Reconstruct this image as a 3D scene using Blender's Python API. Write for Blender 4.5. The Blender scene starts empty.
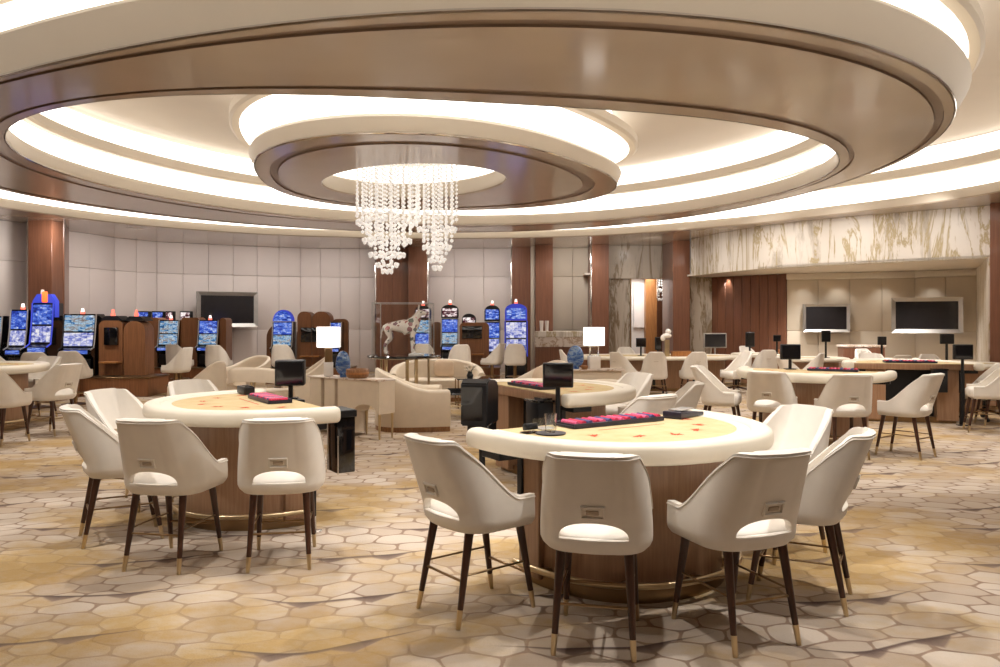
import bpy, bmesh, math, random
from math import sin, cos, pi, radians, sqrt, atan2, exp
from mathutils import Vector, Matrix
random.seed(7)
S = bpy.context.scene
C = S.collection

# ------------------------------------------------------------------ camera
CH = 1.62; F = 777.8; HY = 319.0
cam = bpy.data.objects.new('camera', bpy.data.cameras.new('camera'))
C.objects.link(cam)
cam.location = (0, 0, CH); cam.rotation_euler = (pi/2, 0, 0)
cam.data.lens = 28.0; cam.data.sensor_width = 36.0
cam.data.shift_y = -0.0145
cam.data.clip_start = 0.05; cam.data.clip_end = 200
S.camera = cam
# ------------------------------------------------------------------ world, exposure
w = bpy.data.worlds.new('world'); S.world = w; w.use_nodes = True
w.node_tree.nodes['Background'].inputs[0].default_value = (0.9, 0.85, 0.8, 1)
w.node_tree.nodes['Background'].inputs[1].default_value = 0.15
S.view_settings.view_transform = 'Standard'; S.view_settings.look = 'None'
S.view_settings.gamma = 1.0; S.view_settings.use_curve_mapping = False
S.view_settings.exposure = 0.13
try:
    S.cycles.max_bounces = 8; S.cycles.diffuse_bounces = 5; S.cycles.glossy_bounces = 4
    S.cycles.transmission_bounces = 6; S.cycles.sample_clamp_indirect = 6.0
    S.cycles.caustics_reflective = False; S.cycles.caustics_refractive = False
except Exception: pass
COVE = 1.8            # emission put on cove surfaces for the glow of hidden LEDs
SPOT = 190.0          # ceiling downlights
SPOT_COL = (1.0, 0.962, 0.915)
def spot(x, y, z, power, size=100, blend=0.7, rad=0.06, tx=None, ty=None, col=SPOT_COL):
    l = bpy.data.lights.new('ceiling_spot', 'SPOT'); l.energy = power; l.color = col
    l.spot_size = radians(size); l.spot_blend = blend; l.shadow_soft_size = rad
    o = bpy.data.objects.new('ceiling_spot', l); C.objects.link(o); o.location = (x, y, z)
    if tx is not None:
        d = Vector((tx-x, ty-y, -z)); o.rotation_euler = d.to_track_quat('-Z', 'Y').to_euler()
    return o
# recessed downlights of the ceiling: two or three over every table, a scatter over the rest
for (x, y, p, s, tx, ty) in [
    (0.4, 3.4, .55, 85, 0.8, 4.8), (2.6, 4.2, 1.2, 80, 1.0, 4.6), (-.4, 5.0, .7, 80, .3, 5.0), (1.0, 5.4, 1.0, 80, 0.8, 5.0),
    (-3.6, 4.6, .9, 80, -2.4, 5.8), (-1.8, 5.4, .8, 80, -1.9, 6.0), (-2.2, 8.0, .9, 80, -2.0, 6.6),
    (0.8, 8.6, 1.0, 80, 0.8, 7.9), (3.4, 8.0, 1.0, 90, 3.8, 9.6), (5.2, 8.6, 1.0, 90, 4.8, 9.9), (3.2, 12.0, 1.0, 90, 3.6, 11.2),
    (6.4, 13.4, 1.1, 90, 6.2, 12.4), (8.0, 10.6, 1.0, 90, 7.6, 11.2), (4.4, 6.2, .9, 90, 4.6, 6.6), (-5.6, 7.6, .9, 90, -5.2, 7.6),
    (-6.6, 11.2, 1.2, 95, -6.4, 11.0), (-3.4, 12.0, 1.0, 95, -3.4, 11.6), (0.2, 11.6, 1.0, 95, .2, 11.6),
    (-5.0, 16.4, 1.2, 100, -5, 16.4), (-1.0, 16.5, 1.2, 100, -1, 16.5), (3.4, 16.0, 1.2, 100, 3.6, 16.6), (7.4, 16.6, 1.0, 100, 7.4, 16.6),
    (-8.6, 15.2, 1.0, 100, -8.6, 15.4), (-2.2, 2.2, .3, 95, -2.2, 3.4), (3.2, 2.4, .3, 95, 3.2, 3.6), (5.4, 14.6, 1.0, 100, 5.4, 14.6)]:
    spot(x, y, 3.72, SPOT*p, s, 0.6, 0.05, tx, ty)

# unseen spots added along the perimeter soffit to brighten the walls
for (x, y, tx, ty, p) in [(-9.3, 16.6, -10.8, 17.6, 1.), (-8.6, 18.6, -10.2, 19.8, 1.), (-7.6, 20.2, -9.0, 21.6, 1.), (-6.2, 21.4, -7.2, 23.0, 1.), (-4.6, 22.0, -5.0, 23.8, 1.),
                          (-1.6, 21.9, -1.6, 23.7, .8), (0.0, 21.9, 0.0, 23.7, .8), (2.2, 21.7, 2.2, 23.5, 1.1), (4.0, 20.2, 4.1, 22.8, .9),
                          (4.3, 18.8, 5.5, 19.4, .6), (5.3, 16.9, 6.4, 17.5, .6), (6.4, 15.4, 7.4, 16.3, .6), (7.7, 14.0, 8.6, 15.2, .6), (-9.6, 13.4, -11.6, 14.8, 1.)]:
    o = spot(x, y, 3.70, 98*p, 150, 1.0, .2, tx, ty, (1.0, .955, .91))
    o.rotation_euler = Vector((tx-x, ty-y, 1.9-3.7)).to_track_quat('-Z', 'Y').to_euler()

# ------------------------------------------------------------------ node helper
class V:
    def __init__(s, b, sock): s.b = b; s.s = sock
    def _m(s, op, o=None, p=None):
        n = s.b.t.nodes.new('ShaderNodeMath'); n.operation = op
        for i, q in enumerate((s, o, p)):
            if q is None: continue
            if isinstance(q, V): s.b.t.links.new(q.s, n.inputs[i])
            else: n.inputs[i].default_value = float(q)
        return V(s.b, n.outputs[0])
    def __add__(s, o): return s._m('ADD', o)
    __radd__ = __add__
    def __sub__(s, o): return s._m('SUBTRACT', o)
    def __rsub__(s, o): return (s*-1.0)+o
    def __mul__(s, o): return s._m('MULTIPLY', o)
    __rmul__ = __mul__
    def __truediv__(s, o): return s._m('DIVIDE', o)
    def abs(s): return s._m('ABSOLUTE')
    def floor(s): return s._m('FLOOR')
    def fract(s): return s._m('FRACT')
    def mod(s, o): return s._m('FLOORED_MODULO', o)
    def max(s, o): return s._m('MAXIMUM', o)
    def min(s, o): return s._m('MINIMUM', o)
    def sin(s): return s._m('SINE')
    def sqrt(s): return s._m('SQRT')
    def gt(s, o): return s._m('GREATER_THAN', o)
    def lt(s, o): return s._m('LESS_THAN', o)
    def ss(s, a, b):
        n = s.b.t.nodes.new('ShaderNodeMapRange'); n.interpolation_type = 'SMOOTHSTEP'
        s.b.t.links.new(s.s, n.inputs[0]); n.inputs[1].default_value = a; n.inputs[2].default_value = b
        return V(s.b, n.outputs[0])
class B:
    def __init__(s, name):
        s.m = bpy.data.materials.new(name); s.m.use_nodes = True; s.t = s.m.node_tree
        s.p = s.t.nodes['Principled BSDF']
        s.tc = s.t.nodes.new('ShaderNodeTexCoord')
    def xyz(s, which='Object'):
        n = s.t.nodes.new('ShaderNodeSeparateXYZ'); s.t.links.new(s.tc.outputs[which], n.inputs[0])
        return [V(s, n.outputs[i]) for i in range(3)]
    def vec(s, x, y, z=0.0):
        n = s.t.nodes.new('ShaderNodeCombineXYZ')
        for i, q in enumerate((x, y, z)):
            if isinstance(q, V): s.t.links.new(q.s, n.inputs[i])
            else: n.inputs[i].default_value = q
        return n.outputs[0]
    def noise(s, v, scale, detail=3.0, rough=.55, dist=0.0):
        n = s.t.nodes.new('ShaderNodeTexNoise'); s.t.links.new(v, n.inputs['Vector'])
        n.inputs['Scale'].default_value = scale; n.inputs['Detail'].default_value = detail
        n.inputs['Roughness'].default_value = rough; n.inputs['Distortion'].default_value = dist
        return V(s, n.outputs['Fac'])
    def white(s, v):
        n = s.t.nodes.new('ShaderNodeTexWhiteNoise'); n.noise_dimensions = '3D'; s.t.links.new(v, n.inputs['Vector'])
        return V(s, n.outputs['Value'])
    def rand(s):
        n = s.t.nodes.new('ShaderNodeObjectInfo'); return V(s, n.outputs['Random'])
    def ramp(s, f, stops):
        n = s.t.nodes.new('ShaderNodeValToRGB'); e = n.color_ramp.elements
        while len(e) < len(stops): e.new(.5)
        for i, (p, c) in enumerate(stops): e[i].position = p; e[i].color = lin(c)
        s.t.links.new(f.s, n.inputs[0]); return n.outputs[0]
    def mix(s, f, a, b):
        n = s.t.nodes.new('ShaderNodeMix'); n.data_type = 'RGBA'
        if isinstance(f, V): s.t.links.new(f.s, n.inputs[0])
        else: n.inputs[0].default_value = f
        for i, q in ((6, a), (7, b)):
            if isinstance(q, tuple): n.inputs[i].default_value = lin(q)
            else: s.t.links.new(q, n.inputs[i])
        return n.outputs[2]
    def col(s, sock): s.t.links.new(sock, s.p.inputs['Base Color'])
    def emit(s, sock, k):
        s.t.links.new(sock, s.p.inputs['Emission Color']); s.p.inputs['Emission Strength'].default_value = k
    def bump(s, h, strength=.3, dist=.01):
        n = s.t.nodes.new('ShaderNodeBump'); n.inputs['Strength'].default_value = strength; n.inputs['Distance'].default_value = dist
        s.t.links.new(h.s, n.inputs['Height']); s.t.links.new(n.outputs[0], s.p.inputs['Normal'])
    def set(s, rough=.5, metal=0.0, coat=0.0, spec=.5, trans=0.0, ior=1.45):
        s.p.inputs['Roughness'].default_value = rough; s.p.inputs['Metallic'].default_value = metal
        s.p.inputs['Coat Weight'].default_value = coat; s.p.inputs['Coat Roughness'].default_value = .05
        s.p.inputs['Specular IOR Level'].default_value = spec
        s.p.inputs['Transmission Weight'].default_value = trans; s.p.inputs['IOR'].default_value = ior
        return s
def lin(c):
    return tuple((v/12.92 if v <= .04045 else ((v+.055)/1.055)**2.4) for v in (q/255.0 for q in c)) + (1.0,)
def plain(name, c, rough=.5, metal=0., coat=0., var=0.05, scale=6., spec=.5, trans=0., ior=1.45, bump=0., bscale=200.):
    b = B(name); b.set(rough, metal, coat, spec, trans, ior)
    n = b.noise(b.tc.outputs['Object'], scale, 3)
    c2 = tuple(q*(1-var) for q in c); c3 = tuple(min(255, q*(1+var)) for q in c)
    b.col(b.ramp(n, [(.3, c2), (.7, c3)]))
    if bump: b.bump(b.noise(b.tc.outputs['Object'], bscale, 2), bump, .004)
    return b.m
def wood(name, c1, c2, sx=14., sz=.7, rough=.42, coat=.1):
    b = B(name); b.set(rough, 0, coat)
    x, y, z = b.xyz()
    v = b.vec(x*sx, y*sx, z*sz)
    n = b.noise(v, 3.0, 5, .65, .3)
    b.col(b.ramp(n, [(.25, c1), (.5, tuple((p+q)/2 for p, q in zip(c1, c2))), (.75, c2)]))
    return b.m
def glow(name, c, k):
    b = B(name); b.set(.6)
    b.p.inputs['Base Color'].default_value = lin(c); b.p.inputs['Emission Color'].default_value = lin(c)
    b.p.inputs['Emission Strength'].default_value = k
    return b.m
M = {}
M['leather'] = plain('cream leather', (230, 223, 213), .42, var=.02, scale=5, bump=.08, bscale=260)
M['leather2'] = plain('cream upholstery', (222, 208, 188), .55, var=.02, scale=5, bump=.1, bscale=220)
M['pad'] = plain('padded armrest leather', (230, 221, 204), .38, var=.015, scale=4)
M['legwood'] = wood('dark walnut', (52, 30, 20), (82, 50, 34), 20, 1.5, .35, .2)
M['brass'] = plain('satin brass', (206, 186, 150), .28, 1.0, var=.04)
M['bronze'] = plain('bronze bar', (150, 124, 92), .3, 1.0, var=.04)
M['chrome'] = plain('polished metal', (215, 212, 210), .12, 1.0, var=.03)
M['silver'] = plain('champagne metal frame', (188, 184, 180), .45, .8, var=.03)
M['black'] = plain('black plastic', (22, 22, 25), .4, var=.1)
M['blackgloss'] = plain('black glass', (14, 14, 17), .08, coat=.6, var=.1)
M['screen'] = plain('dark screen', (40, 38, 40), .16, var=.05, coat=.3)
M['tablewood'] = wood('table veneer', (142, 106, 80), (176, 138, 106), 16, .8, .4, .15)
M['slotwood'] = wood('cabinet veneer', (116, 74, 46), (156, 106, 70), 12, .6, .4, .2)
M['columnwood'] = wood('column veneer', (112, 72, 54), (142, 96, 72), 10, .4, .35, .25)
M['boxwood'] = wood('light wood', (150, 96, 50), (190, 130, 76), 12, 1, .5)
M['bowlwood'] = wood('turned wood', (110, 72, 42), (176, 128, 84), 22, 4, .4, .2)
M['taupe'] = plain('taupe inlay', (172, 156, 138), .5)
M['white'] = plain('white porcelain', (238, 232, 226), .25, coat=.4, var=.02)
M['shade'] = glow('lit lamp shade', (255, 250, 244), 1.6)
M['candle'] = glow('signal candle white', (255, 240, 236), 1.6)
M['candlered'] = glow('signal candle red', (255, 120, 100), 1.1)
M['orange'] = glow('orange topper light', (255, 110, 50), 1.3)
M['cove'] = glow('cove glow emission', (255, 252, 248), COVE)
M['ceil'] = plain('ceiling paint', (218, 208, 194), .7, var=.01, scale=1)
M['lip'] = plain('ceiling lip paint', (216, 206, 190), .5, var=.01, scale=1)
M['pillow'] = plain('beige cushion', (206, 182, 156), .8, var=.03)
M['flower'] = plain('white petals', (236, 226, 214), .7)
M['leafgreen'] = plain('dark foliage', (60, 66, 48), .6)
def m_lacq():
    b = B('ceiling lacquer'); b.set(.25, 0, .5, .6); b.p.inputs['Coat Roughness'].default_value = .1
    n = b.noise(b.tc.outputs['Object'], .8, 2)
    b.col(b.ramp(n, [(.3, (182, 166, 148)), (.7, (189, 173, 155))])); return b.m
M['lacquer'] = m_lacq()
M['lacqdark'] = plain('ceiling groove lacquer', (130, 109, 92), .4, coat=.2, var=.02)
def m_panel(name, c):
    b = B(name); b.set(.62)
    n = b.noise(b.tc.outputs['Object'], 1.5, 3)
    b.col(b.ramp(n, [(.3, tuple(q*.985 for q in c)), (.7, c)]))
    b.bump(b.noise(b.tc.outputs['Object'], 160, 2), .12, .004); return b.m
M['wallpanel'] = m_panel('padded wall fabric', (218, 206, 200))
M['wallpanel2'] = m_panel('pale padded wall fabric', (214, 201, 182))
def m_marble(name, base, vein, vein2, sx, sz):
    b = B(name); b.set(.5, 0, 0.05)
    x, y, z = b.xyz()
    v = b.vec((x+y*.7)*sx, (y-x*.3)*sx*.6, z*sz)
    n1 = b.noise(v, 1.0, 8, .72, .5); n2 = b.noise(v, .8, 6, .66, .9)
    c1 = b.ramp(n1, [(.3, vein), (.46, base), (.6, base), (.78, tuple(q*.86 for q in base))])
    k = (n2-.5).abs().ss(.0, .04)
    b.col(b.mix(k, vein2, c1)); return b.m
M['marble'] = m_marble('veined marble cladding', (224, 216, 206), (160, 146, 126), (180, 162, 124), 4.2, .42)
M['marbled'] = m_marble('dark veined marble', (190, 178, 162), (116, 102, 88), (132, 112, 86), 2.2, .3)
M['marblew'] = m_marble('pale marble', (224, 212, 202), (186, 168, 154), (178, 150, 124), 2.0, 2.0)
def m_carpet():
    b = B('patterned carpet'); b.set(.95, 0, 0, .1)
    x, y, z = b.xyz()
    P0 = b.tc.outputs['Object']
    wx = (b.noise(P0, .9, 2)-.5)*.6; wy = (b.noise(b.vec(x+31.7, y+11.3, 0.), .9, 2)-.5)*.45
    u = (x+wx)/.285; v = (y+wy)/.2
    # hexagonal cells
    q = sqrt(3.0)
    ax = u.fract()-.5; ay = ((v/q).fract()-.5)*q
    bx = (u+.5).fract()-.5; by = ((v/q+.5).fract()-.5)*q
    la = ax*ax+ay*ay; lb = bx*bx+by*by
    sel = la.lt(lb)
    gx = bx+(ax-bx)*sel; gy = by+(ay-by)*sel
    hexd = gx.abs().max(gx.abs()*.5+gy.abs()*.866)
    ln = (gx*gx+gy*gy).sqrt()
    d = hexd*.62+ln*.38
    fine = b.noise(P0, 26, 3)
    edge = (d+(fine-.5)*.035).ss(.457, .485)
    cid = b.white(b.vec((u-gx+.25)._m('ROUND'), ((v-gy)*2/q+.1)._m('ROUND'), 0.))
    gold = b.noise(b.vec(x*.75, y*1.1, 3.3), .75, 5, .66).ss(.42, .64)
    grain = b.noise(P0, 90, 2)
    gold = (gold+(b.noise(P0, 14, 4, .7)-.5)*gold*1.3).max(0.0).min(1.0)
    cell = b.mix(gold, b.mix(cid, (200, 186, 171), (178, 160, 142)), b.mix(cid, (190, 162, 116), (170, 140, 94)))
    grout = b.mix(gold, (146, 124, 108), (160, 132, 92))
    eg = edge*(1-gold*.72)
    c = b.mix(eg, cell, grout)
    # grey-brown crescents, scattered on a staggered lattice
    tv = y/.70; row = tv.floor(); tu = x/1.45+row.mod(2.0)*.5+(b.noise(b.vec(row*3.1, row*1.7, 0.), 1.0, 0)*2)
    ci = tu.floor(); r1 = b.white(b.vec(ci, row, 1.5)); r2 = b.white(b.vec(ci, row, 7.5))
    cu = (tu.fract()-.5)*2/.82; cv = (tv.fract()-.35-r1*.3)
    cu2 = cu.abs().min(1.0)
    wave = (b.noise(b.vec(x, y, 5.), 1.3, 1)-.5)*.35
    arc = cv-(cu*.16+cu2*cu2*.18)-wave
    th = (1-cu2*cu2)*.12
    tri = (1-((cu-.35).abs()*5.0)).max(0.0)*.12+(1-((cu+.3).abs()*6.0)).max(0.0)*.10
    body = (arc*-1.0).ss(-.01, .012)*(arc+th*.45+tri).ss(-.01, .03)*cu2.lt(1.0)*r2.gt(.06)
    shade = (arc*-1.0/(th*.5+tri+.01)).min(1.0).max(0.0)
    cres = b.mix(shade, (78, 62, 60), (152, 132, 118))
    c = b.mix(body*(1-gold*.3), c, cres)
    c = b.mix((grain-.5).abs()*.35, c, (120, 96, 70))
    b.col(c)
    b.bump(fine*.4+grain*.5+edge*-.5, .5, .012)
    return b.m
M['carpet'] = m_carpet()
def m_felt():
    b = B('gold table felt'); b.set(.9, 0, 0, .2)
    n = b.noise(b.tc.outputs['Object'], 7, 5, .65)
    b.col(b.ramp(n, [(.3, (198, 174, 130)), (.7, (212, 192, 152))])); return b.m
M['felt'] = m_felt()
M['redprint'] = plain('red felt print', (196, 70, 40), .9, var=.2, scale=60)
def m_slot(name, cols, k, sc=9., stretch=.45):
    b = B(name); b.set(.15)
    x, y, z = b.xyz('Generated'); r = b.rand()
    cx = (x*sc*stretch).floor(); cz = (z*sc).floor()
    n1 = b.noise(b.vec(x*2+r*31, r*17, z*3), 2.0, 3, .65, .8)
    wn = b.white(b.vec(cx+r*9, cz+r*5, 2.))
    f = n1*.82+wn*.18
    fx = ((x*sc*stretch).fract()-.5).abs().ss(.5, .4); fz = ((z*sc).fract()-.5).abs().ss(.5, .4)
    c = b.ramp(f, cols)
    c = b.mix(fx*fz*.3+.7, (6, 8, 30), c)
    b.p.inputs['Base Color'].default_value = (.01, .01, .02, 1)
    b.emit(c, k); return b.m
BL = [(.28, (10, 18, 70)), (.42, (38, 72, 190)), (.54, (90, 130, 235)), (.68, (215, 228, 255))]
M['slot_blue'] = m_slot('blue game screen', BL, .8)
M['slot_mix'] = m_slot('mixed game screen', [(.3, (16, 30, 60)), (.42, (60, 130, 190)), (.52, (190, 215, 230)), (.62, (120, 90, 70)), (.72, (235, 240, 250))], 0.8, 7, .6)
M['slot_reel'] = m_slot('reel game screen', [(.3, (20, 24, 90)), (.45, (120, 130, 210)), (.58, (225, 225, 245)), (.7, (255, 250, 245))], .85, 5, 1.0)
M['slot_red'] = m_slot('red game topper', [(.3, (30, 8, 16)), (.46, (90, 20, 30)), (.56, (240, 225, 225)), (.7, (255, 245, 240))], 1.0, 3, 1.0)
M['neon'] = glow('blue neon trim', (52, 66, 190), .55)
M['neonred'] = glow('red neon trim', (235, 60, 80), 1.0)
def m_glass(name, c, rough=0.02):
    b = B(name); b.set(rough, 0, 0, .5, 1.0, 1.45)
    n = b.noise(b.tc.outputs['Object'], 2, 1)
    b.col(b.ramp(n, [(.3, c), (.7, c)])); return b.m
M['glass'] = m_glass('clear glass', (250, 252, 252))
def m_pane():
    b = B('thin display glass'); n = b.t.nodes
    t = n.new('ShaderNodeBsdfTransparent'); g = n.new('ShaderNodeBsdfGlossy'); g.inputs['Roughness'].default_value = .02
    f = n.new('ShaderNodeFresnel'); f.inputs[0].default_value = 1.45; m = n.new('ShaderNodeMixShader')
    t.inputs[0].default_value = (.985, .99, .988, 1)
    fm = V(b, f.outputs[0])*.22; b.t.links.new(fm.s, m.inputs[0]); b.t.links.new(t.outputs[0], m.inputs[1]); b.t.links.new(g.outputs[0], m.inputs[2])
    b.t.links.new(m.outputs[0], n['Material Output'].inputs[0]); return b.m
M['pane'] = m_pane()
def m_blue():
    b = B('blue swirled glass'); b.set(.06, 0, .5, .5, .35)
    x, y, z = b.xyz()
    n = b.noise(b.vec(x*4, y*4, z*9), 1.6, 4, .6, 1.6)
    b.col(b.ramp(n, [(.3, (34, 64, 140)), (.45, (72, 116, 190)), (.58, (150, 180, 216)), (.74, (60, 70, 90))])); return b.m
M['blueglass'] = m_blue()
def m_dog():
    b = B('painted white ceramic'); b.set(.2, 0, .5)
    n = b.t.nodes.new('ShaderNodeTexVoronoi'); n.inputs['Scale'].default_value = 11
    b.t.links.new(b.tc.outputs['Object'], n.inputs['Vector'])
    d = V(b, n.outputs['Distance'])
    sep = b.t.nodes.new('ShaderNodeSeparateColor'); b.t.links.new(n.outputs['Color'], sep.inputs[0])
    k = V(b, sep.outputs[0]); k2 = V(b, sep.outputs[1])
    nn = b.noise(b.tc.outputs['Object'], 30, 3)
    spot_ = (d+(nn-.5)*.5).lt(.5)*k.gt(.3)
    c = b.ramp(k2, [(.0, (70, 96, 72)), (.35, (54, 60, 66)), (.6, (190, 84, 84)), (.85, (120, 70, 86))])
    b.col(b.mix(spot_*.85, (238, 230, 224), c)); return b.m
M['dog'] = m_dog()
M['bead'] = plain('pearl glass bead', (246, 242, 238), .12, coat=.6, var=.01)
M['bead'].node_tree.nodes['Principled BSDF'].inputs['Emission Color'].default_value = (1, .98, .95, 1)
M['bead'].node_tree.nodes['Principled BSDF'].inputs['Emission Strength'].default_value = .3   # emission brightens the beads in place of light scattered through them
M['mirror'] = plain('mirror', (190, 182, 174), .06, 1.0, var=.02)
M['whitepanel'] = plain('white painted panel', (236, 230, 226), .5, var=.01)
M['chipred'] = plain('crimson chips', (200, 44, 80), .5, var=.2, scale=120)
M['chipblue'] = plain('navy chips', (70, 74, 120), .5, var=.2, scale=120)
M['chippink'] = plain('pink chips', (224, 90, 130), .5, var=.2, scale=120)
M['tray'] = plain('dark tray', (44, 42, 56), .35, var=.05)

# ------------------------------------------------------------------ mesh helpers
def put(name, bm, m, parent=None, ang=38, loc=None, rz=None):
    me = bpy.data.meshes.new(name)
    bmesh.ops.recalc_face_normals(bm, faces=bm.faces)
    bm.to_mesh(me); bm.free()
    for p in me.polygons: p.use_smooth = True
    me.set_sharp_from_angle(angle=radians(ang))
    me.materials.append(M[m] if isinstance(m, str) else m)
    o = bpy.data.objects.new(name, me); C.objects.link(o)
    if parent: o.parent = parent
    if loc: o.location = loc
    if rz is not None: o.rotation_euler = (0, 0, rz)
    return o
def bake(o):
    dg = bpy.context.evaluated_depsgraph_get()
    me = bpy.data.meshes.new_from_object(o.evaluated_get(dg))
    o.modifiers.clear(); o.data = me
    for p in me.polygons: p.use_smooth = True
    return o
def tag(o, label, cat, group=None):
    o['label'] = label; o['category'] = cat
    if group: o['group'] = group
    return o
def thing(name, label, cat, loc=(0, 0, 0), rz=0, group=None):
    o = bpy.data.objects.new(name, None); C.objects.link(o)
    o.empty_display_size = .1
    o.location = loc; o.rotation_euler = (0, 0, rz)
    return tag(o, label, cat, group)
def struct(name, bm, m, ang=38):
    o = put(name, bm, m, None, ang); o['kind'] = 'structure'; return o
def dup(root, loc, rz, label, group=None):
    def cp(o, par):
        c = o.copy(); C.objects.link(c); c.parent = par
        for ch in o.children: cp(ch, c)
        return c
    r = cp(root, None); r.location = loc; r.rotation_euler = (0, 0, rz)
    r['label'] = label
    if group: r['group'] = group
    return r
def nb(): return bmesh.new()
def box(bm, c, s, rz=0., bev=0., seg=2, rx=0., ry=0.):
    r = bmesh.ops.create_cube(bm, size=1.0)
    vs = r['verts']
    mt = Matrix.Translation(c) @ Matrix.Rotation(rz, 4, 'Z') @ Matrix.Rotation(rx, 4, 'X') @ Matrix.Rotation(ry, 4, 'Y') @ Matrix.Diagonal((s[0], s[1], s[2], 1))
    bmesh.ops.transform(bm, matrix=mt, verts=vs)
    if bev:
        es = list({e for v in vs for e in v.link_edges})
        bmesh.ops.bevel(bm, geom=es, offset=bev, segments=seg, profile=.5, affect='EDGES')
    return bm
def rod(bm, p0, p1, r0, r1=None, n=12):
    p0 = Vector(p0); p1 = Vector(p1); r1 = r0 if r1 is None else r1
    d = p1-p0; q = d.to_track_quat('Z', 'Y').to_matrix().to_4x4()
    bmesh.ops.create_cone(bm, cap_ends=True, segments=n, radius1=r0, radius2=r1, depth=d.length,
                          matrix=Matrix.Translation((p0+p1)/2) @ q)
    return bm
def ball(bm, c, r, n=2, sc=(1, 1, 1)):
    bmesh.ops.create_icosphere(bm, subdivisions=n, radius=r, matrix=Matrix.Translation(c) @ Matrix.Diagonal((*sc, 1)))
    return bm
def lathe(bm, prof, n=28, c=(0, 0, 0)):
    loops = []
    for r, z in prof:
        loops.append([bm.verts.new((c[0]+r*cos(2*pi*i/n), c[1]+r*sin(2*pi*i/n), c[2]+z)) for i in range(n)])
    for a, b in zip(loops, loops[1:]):
        for i in range(n): bm.faces.new((a[i], a[(i+1) % n], b[(i+1) % n], b[i]))
    if prof[0][0] > 0: bm.faces.new(loops[0][::-1])
    if prof[-1][0] > 0: bm.faces.new(loops[-1])
    return bm
def loft(bm, loops, closed=True, cap=True):
    vs = [[bm.verts.new(p) for p in l] for l in loops]
    n = len(loops[0])
    for a, b in zip(vs, vs[1:]):
        for i in range(n if closed else n-1):
            bm.faces.new((a[i], a[(i+1) % n], b[(i+1) % n], b[i]))
    if cap and closed: bm.faces.new(vs[0][::-1]); bm.faces.new(vs[-1])
    return bm
def tube(bm, path, r, n=8, closed=False):
    path = [Vector(p) for p in path]; N = len(path); loops = []
    up = Vector((0, 0, 1))
    for i, p in enumerate(path):
        t = (path[(i+1) % N]-path[i-1]) if closed else (path[min(i+1, N-1)]-path[max(i-1, 0)])
        t.normalize()
        a = t.cross(up)
        if a.length < 1e-4: a = t.cross(Vector((1, 0, 0)))
        a.normalize(); b = a.cross(t)
        loops.append([p+a*(r*cos(2*pi*k/n))+b*(r*sin(2*pi*k/n)) for k in range(n)])
    if closed: loft(bm, loops+[loops[0]], True, False); bmesh.ops.remove_doubles(bm, verts=bm.verts, dist=1e-5)
    else: loft(bm, loops)
    return bm
def prism(bm, pts, z0, z1, bev=0.):
    a = [bm.verts.new((x, y, z0)) for x, y in pts]; b = [bm.verts.new((x, y, z1)) for x, y in pts]
    n = len(pts)
    fs = [bm.faces.new(a[::-1]), bm.faces.new(b)]
    for i in range(n): fs.append(bm.faces.new((a[i], a[(i+1) % n], b[(i+1) % n], b[i])))
    if bev:
        es = [e for f in fs[:2] for e in f.edges]
        bmesh.ops.bevel(bm, geom=es, offset=bev, segments=3, profile=.5, affect='EDGES')
    return bm
def at(px, D): return (px-500.0)/F*D
def zz(py, D): return CH-(py-HY)*D/F
def face(dx, dy): return atan2(dy, dx)-pi/2      # rotation that turns local +y towards (dx, dy)
def faceN(dx, dy): return atan2(dy, dx)+pi/2     # rotation that turns local -y towards (dx, dy)

# ------------------------------------------------------------------ ceiling
HR = 2.15; Z0 = CH+HR
CX, CY = -0.45*HR, 5.78*HR
def blob(cx, cy, co, grow=0., n=144):
    """closed smooth curve about (cx, cy): radius as a short Fourier series, metres = unit * HR"""
    out = []
    for i in range(n):
        t = 2*pi*i/n; r = co[0]
        for k in range(1, (len(co)+1)//2): r += co[2*k-1]*cos(k*t)+co[2*k]*sin(k*t)
        out.append((cx*HR+(r*HR+grow)*cos(t), cy*HR+(r*HR+grow)*sin(t)))
    return out
Ei = lambda g=0.: blob(-.42, 5.8, [2.526, .029, .004, .127, .105, .049, -.105, -.022, -.016], g)
Eo = lambda g=0.: blob(-.48, 5.77, [3.198, -.089, -.017, -.011, -.155, -.108, -.048, .004, .022], g)
Ed = lambda g=0.: blob(-.46, 5.7, [1.382, -.018, .048, -.093, .048, .040, .058], g)
Eh = lambda g=0.: blob(-.60, 5.7, [.685, -.041, .025, -.023, -.081], g)
def lerp(A, Bp, t): return [(a[0]+(b[0]-a[0])*t, a[1]+(b[1]-a[1])*t) for a, b in zip(A, Bp)]
def L(P, z): return [(x, y, Z0+z) for x, y in P]
def closed(name, loops, m, ang=30):
    bm = nb(); loft(bm, loops, True, False); return struct(name, bm, m, ang)
TOP = 1.12
# suspended ring: glossy underside between the two lips
A, Bo = Ei(), Eo()
closed('ceiling_ring', [L(lerp(A, Bo, t), z) for t, z in [(.0, .02), (.008, 0), (.13, 0)]], 'lacquer')
closed('ceiling_ring_groove', [L(lerp(A, Bo, t), z) for t, z in [(.13, 0), (.134, .02), (.192, .02), (.196, 0)]], 'lacqdark')
closed('ceiling_ring_panel', [L(lerp(A, Bo, t), z) for t, z in [(.196, 0), (.4, 0), (.6, 0), (.75, 0), (.874, 0)]], 'lacquer')
closed('ceiling_ring_groove', [L(lerp(A, Bo, t), z) for t, z in [(.874, 0), (.878, .02), (.932, .02), (.936, 0)]], 'lacqdark')
closed('ceiling_ring', [L(lerp(A, Bo, t), z) for t, z in [(.936, 0), (.992, 0), (1., .02)]], 'lacquer')
closed('ceiling_ring_trim', [L(Eo(.004), .0), L(Eo(.012), .012), L(Eo(.004), .03)], 'chrome')
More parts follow.
